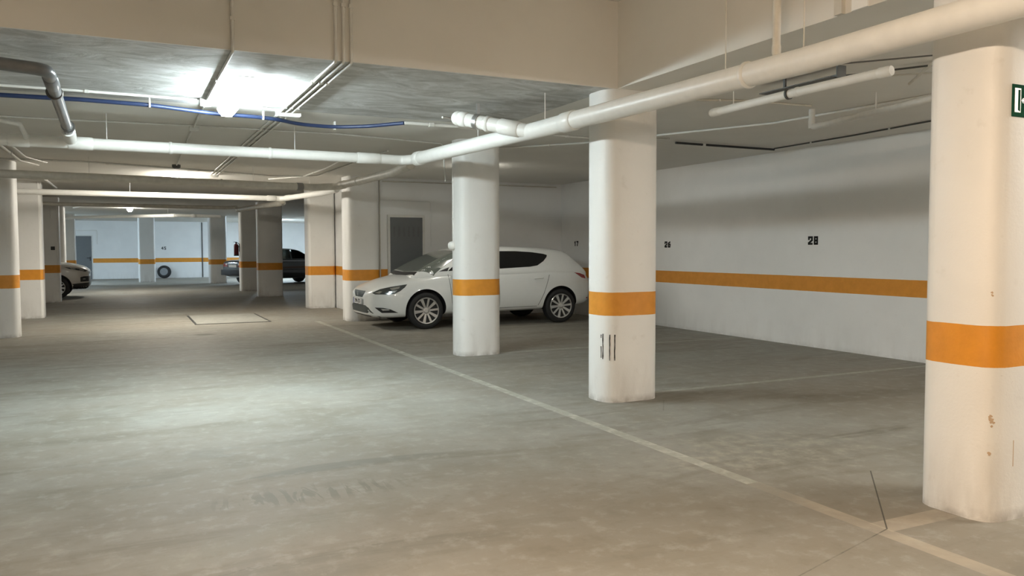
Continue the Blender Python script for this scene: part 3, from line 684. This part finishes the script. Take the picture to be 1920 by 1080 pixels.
# ------------------------------------------------------------------ wheels
def tyre_prof(R, w, rr):
    h = w/2
    return [(-h*0.80, rr), (-h*0.98, rr+0.03), (-h, rr+(R-rr)*0.5), (-h*0.92, R-0.03), (-h*0.75, R-0.006), (-h*0.3, R), (h*0.3, R), (h*0.75, R-0.006), (h*0.92, R-0.03), (h, rr+(R-rr)*0.5), (h*0.98, rr+0.03), (h*0.80, rr)]
def wheel(parent, x, y, side, R=0.335, rr=0.232, w=0.21, spokes=10, rim_m=None, rot=0.1):
    """side = -1 when the outer face looks to -y"""
    bm = bmesh.new(); pr = tyre_prof(R, w, rr); seg = 48
    lathe(bm, pr, 'y', seg)
    # shut the inside bore
    t = obj('tyre', bm, M['black'], parent, 40, (x, y, R))
    bm = bmesh.new(); s = side*w/2
    ring = [(s*0.92, rr+0.004), (s*0.99, rr-0.002), (s*0.97, rr-0.016), (s*0.55, rr-0.028), (s*0.5, rr-0.02)]
    rings = []
    for a, r_ in ring: rings.append([bm.verts.new((math.cos(2*PI*k/48)*r_, a, math.sin(2*PI*k/48)*r_)) for k in range(48)])
    for a, c in zip(rings, rings[1:]):
        for k in range(48): bm.faces.new((a[k], a[(k+1) % 48], c[(k+1) % 48], c[k]))
    for k in range(spokes):
        a = 2*PI*k/spokes+rot; wi, wo = (0.017, 0.030 if k % 2 else 0.020)
        ca, sa = math.cos(a), math.sin(a)
        def P3(r_, t_, d_): return (ca*r_-sa*t_, d_, sa*r_+ca*t_)
        y0, y1 = s*0.86, s*0.94
        f = [P3(0.045, -wi, y0), P3(0.045, wi, y0), P3(rr-0.012, wo, y1), P3(rr-0.012, -wo, y1)]
        bk = [P3(0.045, -wi, y0-s*0.25), P3(0.045, wi, y0-s*0.25), P3(rr-0.012, wo, y1-s*0.3), P3(rr-0.012, -wo, y1-s*0.3)]
        F_ = [bm.verts.new(q) for q in f]; B_ = [bm.verts.new(q) for q in bk]
        bm.faces.new(F_); bm.faces.new(B_[::-1])
        for i in range(4): bm.faces.new((F_[i], B_[i], B_[(i+1) % 4], F_[(i+1) % 4]))
    pr = [(s*0.55, 0.062), (s*0.86, 0.058), (s*0.90, 0.05), (s*0.905, 0.028)]
    lathe(bm, pr, 'y', 24)
    ri = obj('alloy_rim', bm, rim_m or M['alloy'], t, 35)
    bm = bmesh.new(); lathe(bm, [(s*0.10, rr-0.02), (s*0.35, rr-0.03), (s*0.36, 0.03)], 'y', 32); obj('brake_disc', bm, M['brake'], t)
    return t

# ------------------------------------------------------------------ cars
def loft(bm, secs, cap=True):
    """secs: list of (x, [(y,z)...] half profile from bottom centre to top centre); mirrored."""
    rings = []
    for x, pr in secs:
        full = pr + [(-y, z) for y, z in reversed(pr[1:-1])]
        rings.append([bm.verts.new((x, y, z)) for y, z in full])
    n = len(rings[0])
    for a, c in zip(rings, rings[1:]):
        for k in range(n): bm.faces.new((a[k], a[(k+1) % n], c[(k+1) % n], c[k]))
    if cap: bm.faces.new(rings[0][::-1]); bm.faces.new(rings[-1])
def lerp_table(tab, x):
    if x <= tab[0][0]: return tab[0][1]
    for (a, va), (c, vc) in zip(tab, tab[1:]):
        if x <= c: t = (x-a)/(c-a); return va+(vc-va)*t
    return tab[-1][1]
def eval_mods(o):
    dg = bpy.context.evaluated_depsgraph_get(); me = bpy.data.meshes.new_from_object(o.evaluated_get(dg)); return me
def build_body(spec, mat):
    us = spec['us']; secs = []
    for x in us:
        W = lerp_table(spec['W'], x); zb = lerp_table(spec['zb'], x); zh = lerp_table(spec['zh'], x); ze = lerp_table(spec['ze'], x)
        zm = zb+(ze-zb)*0.42; z2 = zb+(ze-zb)*0.75
        secs.append((x, [(0, zb), (W*0.45, zb), (W*0.86, zb), (W*0.955, zb+(ze-zb)*0.10), (W*0.985, zb+(ze-zb)*0.24), (W*1.0, zm), (W*0.995, z2), (W*0.955, ze-0.018),
                         (W*0.88, ze+(zh-ze)*0.38), (W*0.48, zh-(zh-ze)*0.12), (0, zh)]))
    bm = bmesh.new(); loft(bm, secs); bmesh.ops.recalc_face_normals(bm, faces=bm.faces)
    me = bpy.data.meshes.new('lower'); bm.to_mesh(me); bm.free()
    o = bpy.data.objects.new('lower', me); COL.objects.link(o)
    md = o.modifiers.new('s', 'SUBSURF'); md.levels = md.render_levels = 2
    cut = []
    for x in spec['wheels']:
        for sy in (-1, 1):
            bm = bmesh.new(); lathe(bm, [(0, spec['ar']), (0.42*1.0, spec['ar'])], 'y', 48)
            bmesh.ops.recalc_face_normals(bm, faces=bm.faces)
            cm = bpy.data.meshes.new('c'); bm.to_mesh(cm); bm.free(); co = bpy.data.objects.new('c', cm); COL.objects.link(co)
            co.location = (x, (spec['hw']-0.26 if sy > 0 else -spec['hw']+0.26-0.42), spec['wr']+0.01); cut.append(co)
            bo = o.modifiers.new('b', 'BOOLEAN'); bo.object = co; bo.operation = 'DIFFERENCE'; bo.solver = 'EXACT'
    bpy.context.view_layer.update()
    low = eval_mods(o); bpy.data.objects.remove(o)
    for c_ in cut: bpy.data.objects.remove(c_)
    # greenhouse
    secs = []
    for x, zr, wb, wr, zb in spec['cabin']:
        secs.append((x, [(0, zb-0.12), (wb*0.7, zb-0.12), (wb, zb-0.10), (wb, zb), (wb+(wr-wb)*0.5, zb+(zr-zb)*0.47), (wr, zb+(zr-zb)*0.86), (wr*0.90, zb+(zr-zb)*0.965), (wr*0.5, zr-(zr-zb)*0.008), (0, zr)]))
    bm = bmesh.new(); loft(bm, secs); bmesh.ops.recalc_face_normals(bm, faces=bm.faces)
    me2 = bpy.data.meshes.new('cab'); bm.to_mesh(me2); bm.free()
    o2 = bpy.data.objects.new('cab', me2); COL.objects.link(o2)
    md = o2.modifiers.new('s', 'SUBSURF'); md.levels = md.render_levels = 2
    cut = []
    for poly in spec.get('through', ()):
        bm = bmesh.new(); a = [bm.verts.new((x, -1.2, z)) for x, z in poly]; c = [bm.verts.new((x, 1.2, z)) for x, z in poly]
        bm.faces.new(a); bm.faces.new(c[::-1]); n = len(poly)
        for i in range(n): bm.faces.new((a[i], c[i], c[(i+1) % n], a[(i+1) % n]))
        bmesh.ops.recalc_face_normals(bm, faces=bm.faces)
        cm = bpy.data.meshes.new('c'); bm.to_mesh(cm); bm.free(); co = bpy.data.objects.new('c', cm); COL.objects.link(co); cut.append(co)
        bo = o2.modifiers.new('b', 'BOOLEAN'); bo.object = co; bo.operation = 'DIFFERENCE'; bo.solver = 'EXACT'
    bpy.context.view_layer.update()
    cab = eval_mods(o2); bpy.data.objects.remove(o2)
    for c_ in cut: bpy.data.objects.remove(c_)
    bm = bmesh.new(); bm.from_mesh(low); bm.from_mesh(cab)
    for f in bm.faces:
        c_ = f.calc_center_median(); f.material_index = 0; f.smooth = True
        for x in spec['wheels']:
            d = Vector((c_.x-x, c_.z-spec['wr']-0.01))
            if d.length < spec['ar']+0.004 and abs(c_.y) < spec['hw']-0.005 and c_.z < spec['wr']+spec['ar']+0.02 and abs(c_.y) > spec['hw']-0.30:
                nn = Vector((f.normal.x, f.normal.z))
                if abs(f.normal.y) < 0.5 or abs(c_.y) < spec['hw']-0.2: f.material_index = 1
    bvh = BVHTree.FromBMesh(bm)
    me = bpy.data.meshes.new('body'); bm.to_mesh(me); bm.free()
    me.materials.append(mat); me.materials.append(M['brake'])
    me.set_sharp_from_angle(angle=math.radians(38))
    return me, bvh
def patch(name, bvh, pts, d, m, parent, off=0.004, cuts=3, label=None, thick=0.004):
    """polygon of rough 3-D points thrown along -d onto the body; closed thin shell that follows it"""
    d = Vector(d).normalized(); bm = bmesh.new()
    vs = [bm.verts.new(p) for p in pts]; bm.faces.new(vs)
    bmesh.ops.triangulate(bm, faces=bm.faces[:])
    for _ in range(cuts):
        L = [e_ for e_ in bm.edges if e_.calc_length() > 0.05]
        if not L: break
        bmesh.ops.subdivide_edges(bm, edges=L, cuts=1, use_grid_fill=False); bmesh.ops.triangulate(bm, faces=bm.faces[:])
    for v in bm.verts:
        hit, nrm, _, _ = bvh.ray_cast(v.co+d*3, -d)
        if hit is not None:
            if nrm.dot(d) < 0: nrm = -nrm
            v.co = hit+nrm*off
    bm.normal_update()
    r = bmesh.ops.extrude_face_region(bm, geom=bm.faces[:])
    for v in [g for g in r['geom'] if isinstance(g, bmesh.types.BMVert)]: v.co -= d*(thick+off)
    o = obj(name, bm, m, parent, 30)
    if label: o['label'] = label
    return o
def strip(bvh, p0, p1, d, wdt):
    p0, p1 = Vector(p0), Vector(p1); t = (p1-p0).normalized(); n = t.cross(Vector(d)).normalized()*wdt/2
    return [p0-n, p1-n, p1+n, p0+n]
def both(fn):
    for s in (-1, 1): fn(s)

# ---- white hatchback, nose to the aisle (-x), near side -y
HX, HY = 3.90, 14.67
hb = empty('hatchback_car', (HX, HY, 0), 'white hatchback parked nose out behind a column, in front of the grey door', 'car')
spec = dict(us=[0.0, 0.03, 0.10, 0.22, 0.40, 0.65, 0.95, 1.3, 1.7, 2.2, 2.8, 3.3, 3.8, 4.15, 4.38, 4.52, 4.585, 4.60],
    W=[(0, 0.50), (0.03, 0.60), (0.10, 0.71), (0.22, 0.80), (0.40, 0.875), (0.65, 0.93), (0.95, 0.95), (3.8, 0.95), (4.15, 0.925), (4.38, 0.86), (4.52, 0.79), (4.6, 0.66)],
    zb=[(0, 0.27), (0.10, 0.215), (0.5, 0.20), (1.3, 0.235), (3.3, 0.255), (4.0, 0.28), (4.45, 0.33), (4.6, 0.42)],
    zh=[(0, 0.66), (0.03, 0.71), (0.10, 0.77), (0.22, 0.83), (0.40, 0.895), (0.65, 0.96), (0.95, 1.02), (1.3, 1.06), (3.3, 1.06), (4.15, 1.05), (4.38, 1.02), (4.52, 0.96), (4.6, 0.82)],
    ze=[(0, 0.64), (0.10, 0.72), (0.22, 0.75), (0.40, 0.79), (0.65, 0.845), (0.95, 0.91), (1.3, 0.965), (2.2, 0.99), (3.3, 1.02), (4.15, 1.01), (4.38, 0.98), (4.52, 0.92), (4.6, 0.80)],
    wheels=(1.0, 3.80), ar=0.385, wr=0.335, hw=0.95,
    cabin=[(0.72, 0.93, 0.70, 0.66, 0.90), (0.88, 1.04, 0.84, 0.76, 0.97), (1.2, 1.215, 0.88, 0.765, 0.99), (1.62, 1.415, 0.90, 0.74, 1.0), (1.95, 1.49, 0.90, 0.71, 1.0), (2.4, 1.525, 0.905, 0.70, 1.01),
           (3.0, 1.515, 0.905, 0.69, 1.02), (3.55, 1.49, 0.90, 0.665, 1.03), (3.98, 1.455, 0.86, 0.60, 1.04), (4.12, 1.40, 0.85, 0.62, 1.04), (4.30, 1.22, 0.82, 0.68, 1.03), (4.46, 1.05, 0.79, 0.72, 0.99), (4.50, 0.98, 0.76, 0.70, 0.94)])
me, bvh = build_body(spec, M['carwhite'])
bo = bpy.data.objects.new('body', me); COL.objects.link(bo); bo.parent = hb
for x in (1.0, 3.80):
    both(lambda s: wheel(hb, x, s*0.835, s, 0.335, 0.238, 0.21, 10))
for s in (-1, 1):
    d = (0, s, 0.15)
    Y = s*0.9
    patch('side_window', bvh, [(2.50, Y, 1.44), (2.9, Y, 1.44), (3.25, Y, 1.42), (3.52, Y, 1.385), (3.60, Y, 1.36), (3.58, Y, 1.32), (3.48, Y, 1.23), (3.32, Y, 1.14), (3.15, Y, 1.115), (2.50, Y, 1.085)], d, M['tint'], hb)
    patch('side_window', bvh, [(1.84, Y, 1.38), (2.05, Y, 1.43), (2.42, Y, 1.45), (2.42, Y, 1.08), (1.6, Y, 1.06), (1.45, Y, 1.055)], d, M['tint'], hb)
    patch('mirror_corner', bvh, [(1.27, Y, 1.05), (1.44, Y, 1.055), (1.48, Y, 1.13)], d, M['blackplastic'], hb)
    # headlamp
    dd = (-0.75, s*1.0, 0.12)
    hl = patch('headlamp', bvh, [(0.10, s*0.60, 0.665), (0.20, s*0.72, 0.735), (0.36, s*0.83, 0.78), (0.62, s*0.92, 0.825), (0.58, s*0.92, 0.77), (0.50, s*0.90, 0.70), (0.42, s*0.87, 0.655), (0.30, s*0.80, 0.64), (0.14, s*0.66, 0.64)], dd, M['lampdark'], hb, 0.006)
    patch('lamp_reflector', bvh, [(0.13, s*0.64, 0.66), (0.20, s*0.72, 0.70), (0.24, s*0.75, 0.69), (0.20, s*0.72, 0.655)], dd, M['lampchrome'], hl, 0.012, 2)
    patch('lamp_reflector', bvh, [(0.34, s*0.82, 0.75), (0.50, s*0.90, 0.79), (0.49, s*0.89, 0.75), (0.38, s*0.84, 0.715)], dd, M['lampchrome'], hl, 0.012, 2)
    patch('lamp_reflector', bvh, [(0.33, s*0.81, 0.69), (0.46, s*0.885, 0.72), (0.42, s*0.87, 0.675), (0.35, s*0.82, 0.665)], dd, M['lampchrome'], hl, 0.012, 2)
    fg = patch('fog_lamp_recess', bvh, [(0.13, s*0.66, 0.405), (0.26, s*0.76, 0.40), (0.36, s*0.83, 0.375), (0.47, s*0.885, 0.315), (0.23, s*0.74, 0.31)], dd, M['blackplastic'], hb, 0.005)
    patch('fog_lamp', bvh, [(0.22, s*0.73, 0.385), (0.33, s*0.81, 0.38), (0.35, s*0.82, 0.36), (0.25, s*0.75, 0.352)], dd, M['lampchrome'], fg, 0.012, 2)
    tl = patch('tail_lamp', bvh, [(4.16, s*0.90, 0.985), (4.30, s*0.88, 0.97), (4.42, s*0.84, 0.93), (4.43, s*0.83, 0.86), (4.32, s*0.87, 0.88)], (0.35, s, 0.1), M['red'], hb, 0.006)
    # shut lines and handles
    for a, c in (((1.52, Y, 0.33), (1.44, Y, 0.99)), ((2.47, Y, 0.31), (2.45, Y, 1.07)), ((3.30, Y, 0.36), (3.42, Y, 0.60)), ((3.42, Y, 0.60), (3.55, Y, 0.95)), ((1.52, Y, 0.325), (3.28, Y, 0.345))):
        patch('shut_line', bvh, strip(bvh, a, c, (0, s, 0), 0.010), (0, s, 0), M['seam'], hb, 0.0015, 4, thick=0.001)
    for hx, hz in ((3.30, 0.885), (2.26, 0.865)):
        bm = bmesh.new(); tube(bm, [(hx-0.10, s*0.945, hz-0.005), (hx-0.08, s*0.965, hz), (hx+0.08, s*0.965, hz+0.006), (hx+0.10, s*0.945, hz+0.006)], 0.011, 8, 0.02)
        obj('door_handle', bm, M['carwhite'], hb, 40)
    bm = bmesh.new(); bmesh.ops.create_uvsphere(bm, u_segments=20, v_segments=12, radius=1.0, matrix=Matrix.Translation((1.60, s*1.0, 1.09)) @ Matrix.Diagonal((0.10, 0.115, 0.075, 1)))
    obj('door_mirror', bm, M['carwhite'], hb, 60)
    patch('rear_reflector', bvh, [(4.46, s*0.80, 0.48), (4.52, s*0.77, 0.48), (4.52, s*0.77, 0.455), (4.46, s*0.80, 0.455)], (1, s, 0), M['red'], hb, 0.004, 1)
patch('windscreen', bvh, [(1.12, -0.865, 1.04), (0.93, -0.74, 1.03), (0.86, 0, 1.03), (0.93, 0.74, 1.03), (1.12, 0.865, 1.04), (1.70, 0.745, 1.42), (1.70, 0, 1.44), (1.70, -0.745, 1.42)], (-0.5, 0, 0.86), M['screen'], hb, 0.004, 4)
patch('wiper_cowl', bvh, [(0.83, -0.74, 0.98), (0.74, 0, 0.95), (0.83, 0.74, 0.98), (0.90, 0.72, 1.04), (0.85, 0, 1.035), (0.90, -0.72, 1.04)], (-0.5, 0, 0.86), M['blackplastic'], hb, 0.003, 4)
patch('rear_window', bvh, [(4.05, -0.52, 1.36), (4.05, 0.52, 1.36), (4.36, 0.6, 1.12), (4.36, -0.6, 1.12)], (0.9, 0, 0.6), M['tint'], hb)
gr = patch('front_grille', bvh, [(0, -0.36, 0.695), (0, 0.36, 0.695), (0, 0.34, 0.66), (0, 0.23, 0.575), (0, -0.23, 0.575), (0, -0.34, 0.66)], (-1, 0, 0.1), M['grille'], hb, 0.006)
em = text_mesh('badge', 'S', 0.10, M['lampchrome'], gr, 0.003, bold=0.004); em.rotation_euler = (PI/2, 0, -PI/2); em.location = (-0.022, 0, 0.635)
patch('lower_grille', bvh, [(0, -0.42, 0.435), (0, 0.42, 0.435), (0, 0.56, 0.40), (0, 0.66, 0.30), (0, -0.66, 0.30), (0, -0.56, 0.40)], (-1, 0, 0.0), M['grille'], hb, 0.006)
patch('front_splitter', bvh, [(0, -0.7, 0.255), (0, 0.7, 0.255), (0, 0.7, 0.235), (0, -0.7, 0.235)], (-1, 0, 0), M['blackplastic'], hb, 0.006)
bm = bmesh.new(); box(bm, -0.034, -0.012, -0.27, 0.27, 0.445, 0.56); bevel(bm, 0.004, 1); pl = obj('number_plate', bm, M['platewhite'], hb)
bm = bmesh.new(); box(bm, -0.0355, -0.034, 0.225, 0.262, 0.452, 0.553); obj('plate_blue_band', bm, M['plateblue'], pl)
bm = bmesh.new()
for a in ((-0.27, 0.27, 0.445, 0.449), (-0.27, 0.27, 0.556, 0.56), (-0.27, -0.266, 0.449, 0.556), (0.266, 0.27, 0.449, 0.556)): box(bm, -0.036, -0.034, a[0], a[1], a[2], a[3])
obj('plate_border', bm, M['ink'], pl)
tx = text_mesh('plate_text', '2996 JTD', 0.098, M['ink'], pl, 0.001, bold=0.002); tx.rotation_euler = (PI/2, 0, -PI/2); tx.location = (-0.0352, -0.02, 0.50)

# ---- dark saloon, tail to the aisle, nose to +x
sd = empty('saloon_car', (8.17, 36.38, 0), 'dark saloon parked slantwise, tail out, between the far right columns', 'car', rz=math.radians(206))
spec = dict(us=[0.0, 0.03, 0.12, 0.3, 0.6, 1.0, 1.5, 2.0, 2.6, 3.2, 3.7, 4.1, 4.4, 4.62, 4.72, 4.75],
    W=[(0, 0.60), (0.03, 0.70), (0.12, 0.78), (0.3, 0.84), (0.6, 0.88), (1.0, 0.90), (3.7, 0.90), (4.1, 0.885), (4.4, 0.86), (4.62, 0.82), (4.72, 0.76), (4.75, 0.7)],
    zb=[(0, 0.32), (0.3, 0.24), (1.0, 0.22), (3.7, 0.25), (4.4, 0.30), (4.75, 0.40)],
    zh=[(0, 0.70), (0.12, 0.80), (0.6, 0.90), (1.2, 0.98), (2.0, 1.02), (3.7, 1.05), (4.3, 1.06), (4.62, 1.03), (4.72, 0.98), (4.75, 0.92)],
    ze=[(0, 0.68), (0.12, 0.76), (0.6, 0.85), (1.2, 0.92), (2.0, 0.96), (3.7, 0.99), (4.3, 1.0), (4.62, 0.98), (4.72, 0.93), (4.75, 0.88)],
    wheels=(0.92, 3.72), ar=0.37, wr=0.33, hw=0.90,
    cabin=[(1.05, 0.97, 0.70, 0.62, 0.92), (1.25, 1.06, 0.80, 0.70, 0.96), (1.85, 1.42, 0.86, 0.66, 0.98), (2.1, 1.50, 0.86, 0.64, 0.98), (2.6, 1.54, 0.86, 0.64, 0.98), (3.1, 1.52, 0.86, 0.64, 1.0), (3.5, 1.42, 0.85, 0.63, 1.0), (4.0, 1.12, 0.80, 0.68, 1.0), (4.15, 1.02, 0.76, 0.68, 0.96)],
    through=[[(1.45, 1.08), (1.95, 1.40), (2.25, 1.45), (2.42, 1.45), (2.42, 1.08)], [(2.52, 1.08), (2.52, 1.45), (3.0, 1.44), (3.3, 1.38), (3.45, 1.20), (3.40, 1.08)]])
me, bvh = build_body(spec, M['carblack'])
bo = bpy.data.objects.new('body', me); COL.objects.link(bo); bo.parent = sd
for x in (0.92, 3.72):
    both(lambda s: wheel(sd, x, s*0.79, s, 0.33, 0.205, 0.2, 10))
for s in (-1, 1):
    tl = patch('tail_lamp', bvh, [(4.74, s*0.38, 0.90), (4.70, s*0.80, 0.90), (4.55, s*0.84, 0.90), (4.55, s*0.84, 0.78), (4.70, s*0.80, 0.76), (4.74, s*0.38, 0.76)], (1, s*0.25, 0.05), M['red'], sd, 0.006)
    patch('reversing_lens', bvh, [(4.74, s*0.40, 0.89), (4.74, s*0.52, 0.89), (4.74, s*0.52, 0.83), (4.74, s*0.40, 0.83)], (1, s*0.25, 0.05), M['platewhite'], tl, 0.012, 2)
    patch('reversing_lens', bvh, [(4.70, s*0.80, 0.82), (4.60, s*0.84, 0.82), (4.60, s*0.84, 0.77), (4.70, s*0.80, 0.77)], (1, s, 0.05), M['platewhite'], tl, 0.012, 2)
    patch('door_trim', bvh, strip(bvh, (0.55, s*0.9, 0.955), (4.2, s*0.9, 1.005), (0, s, 0), 0.014), (0, s, 0), M['alloy'], sd, 0.003, 5)
    patch('rubbing_strip', bvh, strip(bvh, (1.3, s*0.9, 0.62), (3.3, s*0.9, 0.62), (0, s, 0), 0.045), (0, s, 0), M['blackplastic'], sd, 0.006, 5)
    for poly in ([(1.43, 1.07), (1.95, 1.41), (2.25, 1.46), (2.43, 1.46), (2.43, 1.07)], [(2.51, 1.07), (2.51, 1.46), (3.0, 1.45), (3.31, 1.39), (3.46, 1.20), (3.41, 1.07)]):
        bm = bmesh.new()
        def yy(z): return s*(0.86-(z-1.0)*0.42)
        a = [bm.verts.new((x, yy(z), z)) for x, z in poly]; c = [bm.verts.new((x, yy(z)-s*0.005, z)) for x, z in poly]
        bm.faces.new(a); bm.faces.new(c[::-1])
        for i in range(len(poly)): bm.faces.new((a[i], c[i], c[(i+1) % len(poly)], a[(i+1) % len(poly)]))
        obj('side_window', bm, M['glass'], sd)
bm = bmesh.new(); box(bm, 4.735, 4.765, -0.26, 0.26, 0.74, 0.85); bevel(bm, 0.004, 1); obj('number_plate', bm, M['platewhite'], sd)
bm = bmesh.new(); pts = [(4.60, -0.86), (4.80, -0.78), (4.86, 0), (4.80, 0.78), (4.60, 0.86), (4.55, 0.80), (4.72, 0.70), (4.72, -0.70), (4.55, -0.80)]
prism(bm, pts, 0.42, 0.64); bevel(bm, 0.012, 2); obj('rear_bumper', bm, M['blackplastic'], sd, 40)
patch('boot_trim', bvh, [(4.74, -0.32, 0.94), (4.74, 0.32, 0.94), (4.74, 0.32, 0.915), (4.74, -0.32, 0.915)], (1, 0, 0.1), M['lampchrome'], sd, 0.006)

# ---- off-white car on the left, nose to the aisle (+x)
sv = empty('crossover_car', (-1.02, 28.25, 0), 'off-white car with black lower bumper, nose poking out from the left row', 'car', rz=PI)
spec = dict(us=[0.0, 0.03, 0.10, 0.22, 0.42, 0.7, 1.0, 1.4, 2.0, 2.8, 3.4, 3.8, 4.05, 4.15, 4.2],
    W=[(0, 0.50), (0.03, 0.60), (0.10, 0.70), (0.22, 0.77), (0.42, 0.83), (0.7, 0.875), (1.0, 0.89), (3.4, 0.89), (4.05, 0.84), (4.2, 0.7)],
    zb=[(0, 0.36), (0.15, 0.30), (0.7, 0.24), (3.6, 0.26), (4.2, 0.42)],
    zh=[(0, 0.82), (0.03, 0.87), (0.10, 0.93), (0.22, 0.99), (0.42, 1.045), (0.7, 1.09), (1.0, 1.12), (3.8, 1.14), (4.15, 1.1), (4.2, 1.0)],
    ze=[(0, 0.80), (0.10, 0.88), (0.22, 0.93), (0.42, 0.97), (0.7, 1.01), (1.0, 1.03), (3.8, 1.06), (4.15, 1.04), (4.2, 0.98)],
    wheels=(0.86, 3.42), ar=0.39, wr=0.335, hw=0.89,
    cabin=[(0.9, 1.05, 0.66, 0.6, 1.0), (1.05, 1.15, 0.78, 0.68, 1.03), (1.7, 1.52, 0.83, 0.66, 1.05), (2.1, 1.59, 0.84, 0.66, 1.05), (3.2, 1.57, 0.84, 0.65, 1.06), (3.8, 1.45, 0.80, 0.62, 1.06), (4.1, 1.12, 0.76, 0.66, 1.02)])
me, bvh = build_body(spec, M['carcream'])
bo = bpy.data.objects.new('body', me); COL.objects.link(bo); bo.parent = sv
for x in (0.86, 3.42):
    both(lambda s: wheel(sv, x, s*0.775, s, 0.335, 0.215, 0.21, 10))
for s in (-1, 1):
    dd = (-0.6, s, 0.1)
    hl = patch('headlamp', bvh, [(0.06, s*0.60, 0.83), (0.15, s*0.72, 0.875), (0.45, s*0.84, 0.93), (0.66, s*0.87, 0.955), (0.50, s*0.85, 0.89), (0.30, s*0.80, 0.845), (0.12, s*0.68, 0.80)], dd, M['lampdark'], sv, 0.006)
    patch('lamp_reflector', bvh, [(0.14, s*0.70, 0.85), (0.26, s*0.78, 0.875), (0.26, s*0.78, 0.85), (0.16, s*0.72, 0.83)], dd, M['lampchrome'], hl, 0.012, 2)
    patch('lamp_reflector', bvh, [(0.36, s*0.81, 0.895), (0.50, s*0.85, 0.925), (0.46, s*0.84, 0.89), (0.36, s*0.81, 0.875)], dd, M['lampchrome'], hl, 0.012, 2)
    fg = patch('fog_lamp_recess', bvh, [(0.04, s*0.58, 0.66), (0.16, s*0.72, 0.66), (0.24, s*0.78, 0.64), (0.24, s*0.78, 0.50), (0.04, s*0.58, 0.50)], dd, M['blackplastic'], sv, 0.006)
    patch('fog_lamp', bvh, [(0.13, s*0.69, 0.60), (0.19, s*0.75, 0.60), (0.19, s*0.75, 0.56), (0.13, s*0.69, 0.56)], dd, M['lampchrome'], fg, 0.014, 1)
    patch('lower_cladding', bvh, [(0.02, s*0.5, 0.47), (0.45, s*0.85, 0.44), (0.50, s*0.86, 0.28), (0.12, s*0.66, 0.28), (0.02, s*0.5, 0.33)], dd, M['blackplastic'], sv, 0.006)
patch('front_grille', bvh, [(0, -0.58, 0.82), (0, 0.58, 0.82), (0, 0.5, 0.73), (0, -0.5, 0.73)], (-1, 0, 0.1), M['grille'], sv, 0.006)
patch('grille_bar', bvh, [(0, -0.56, 0.785), (0, 0.56, 0.785), (0, 0.56, 0.77), (0, -0.56, 0.77)], (-1, 0, 0.1), M['lampchrome'], sv, 0.012)
patch('lower_grille', bvh, [(0, -0.55, 0.66), (0, 0.55, 0.66), (0, 0.55, 0.40), (0, -0.55, 0.40)], (-1, 0, 0), M['blackplastic'], sv, 0.006)
patch('windscreen', bvh, [(1.05, -0.66, 1.14), (1.05, 0.66, 1.14), (1.66, 0.58, 1.49), (1.66, -0.58, 1.49)], (-0.5, 0, 0.86), M['screen'], sv, 0.004, 4)

# ---- loose tyre leaning on the far wall
e = empty('loose_tyre', (1.75, 44.93, 0), 'loose black tyre with grey wheel leaning against the far wall', 'tyre')
bm = bmesh.new(); lathe(bm, tyre_prof(0.33, 0.2, 0.19), 'y', 40); t = obj('tyre', bm, M['black'], e, 40, (0, 0, 0.33)); t.rotation_euler = (ang(-10), 0, ang(-14))
bm = bmesh.new(); lathe(bm, [(-0.085, 0.192), (-0.08, 0.175), (-0.03, 0.15), (-0.03, 0.05), (-0.05, 0.04), (-0.05, 0.001)], 'y', 32); r_ = obj('steel_wheel', bm, M['wheelgrey'], e, 40, (0, 0, 0.33)); r_.rotation_euler = t.rotation_euler
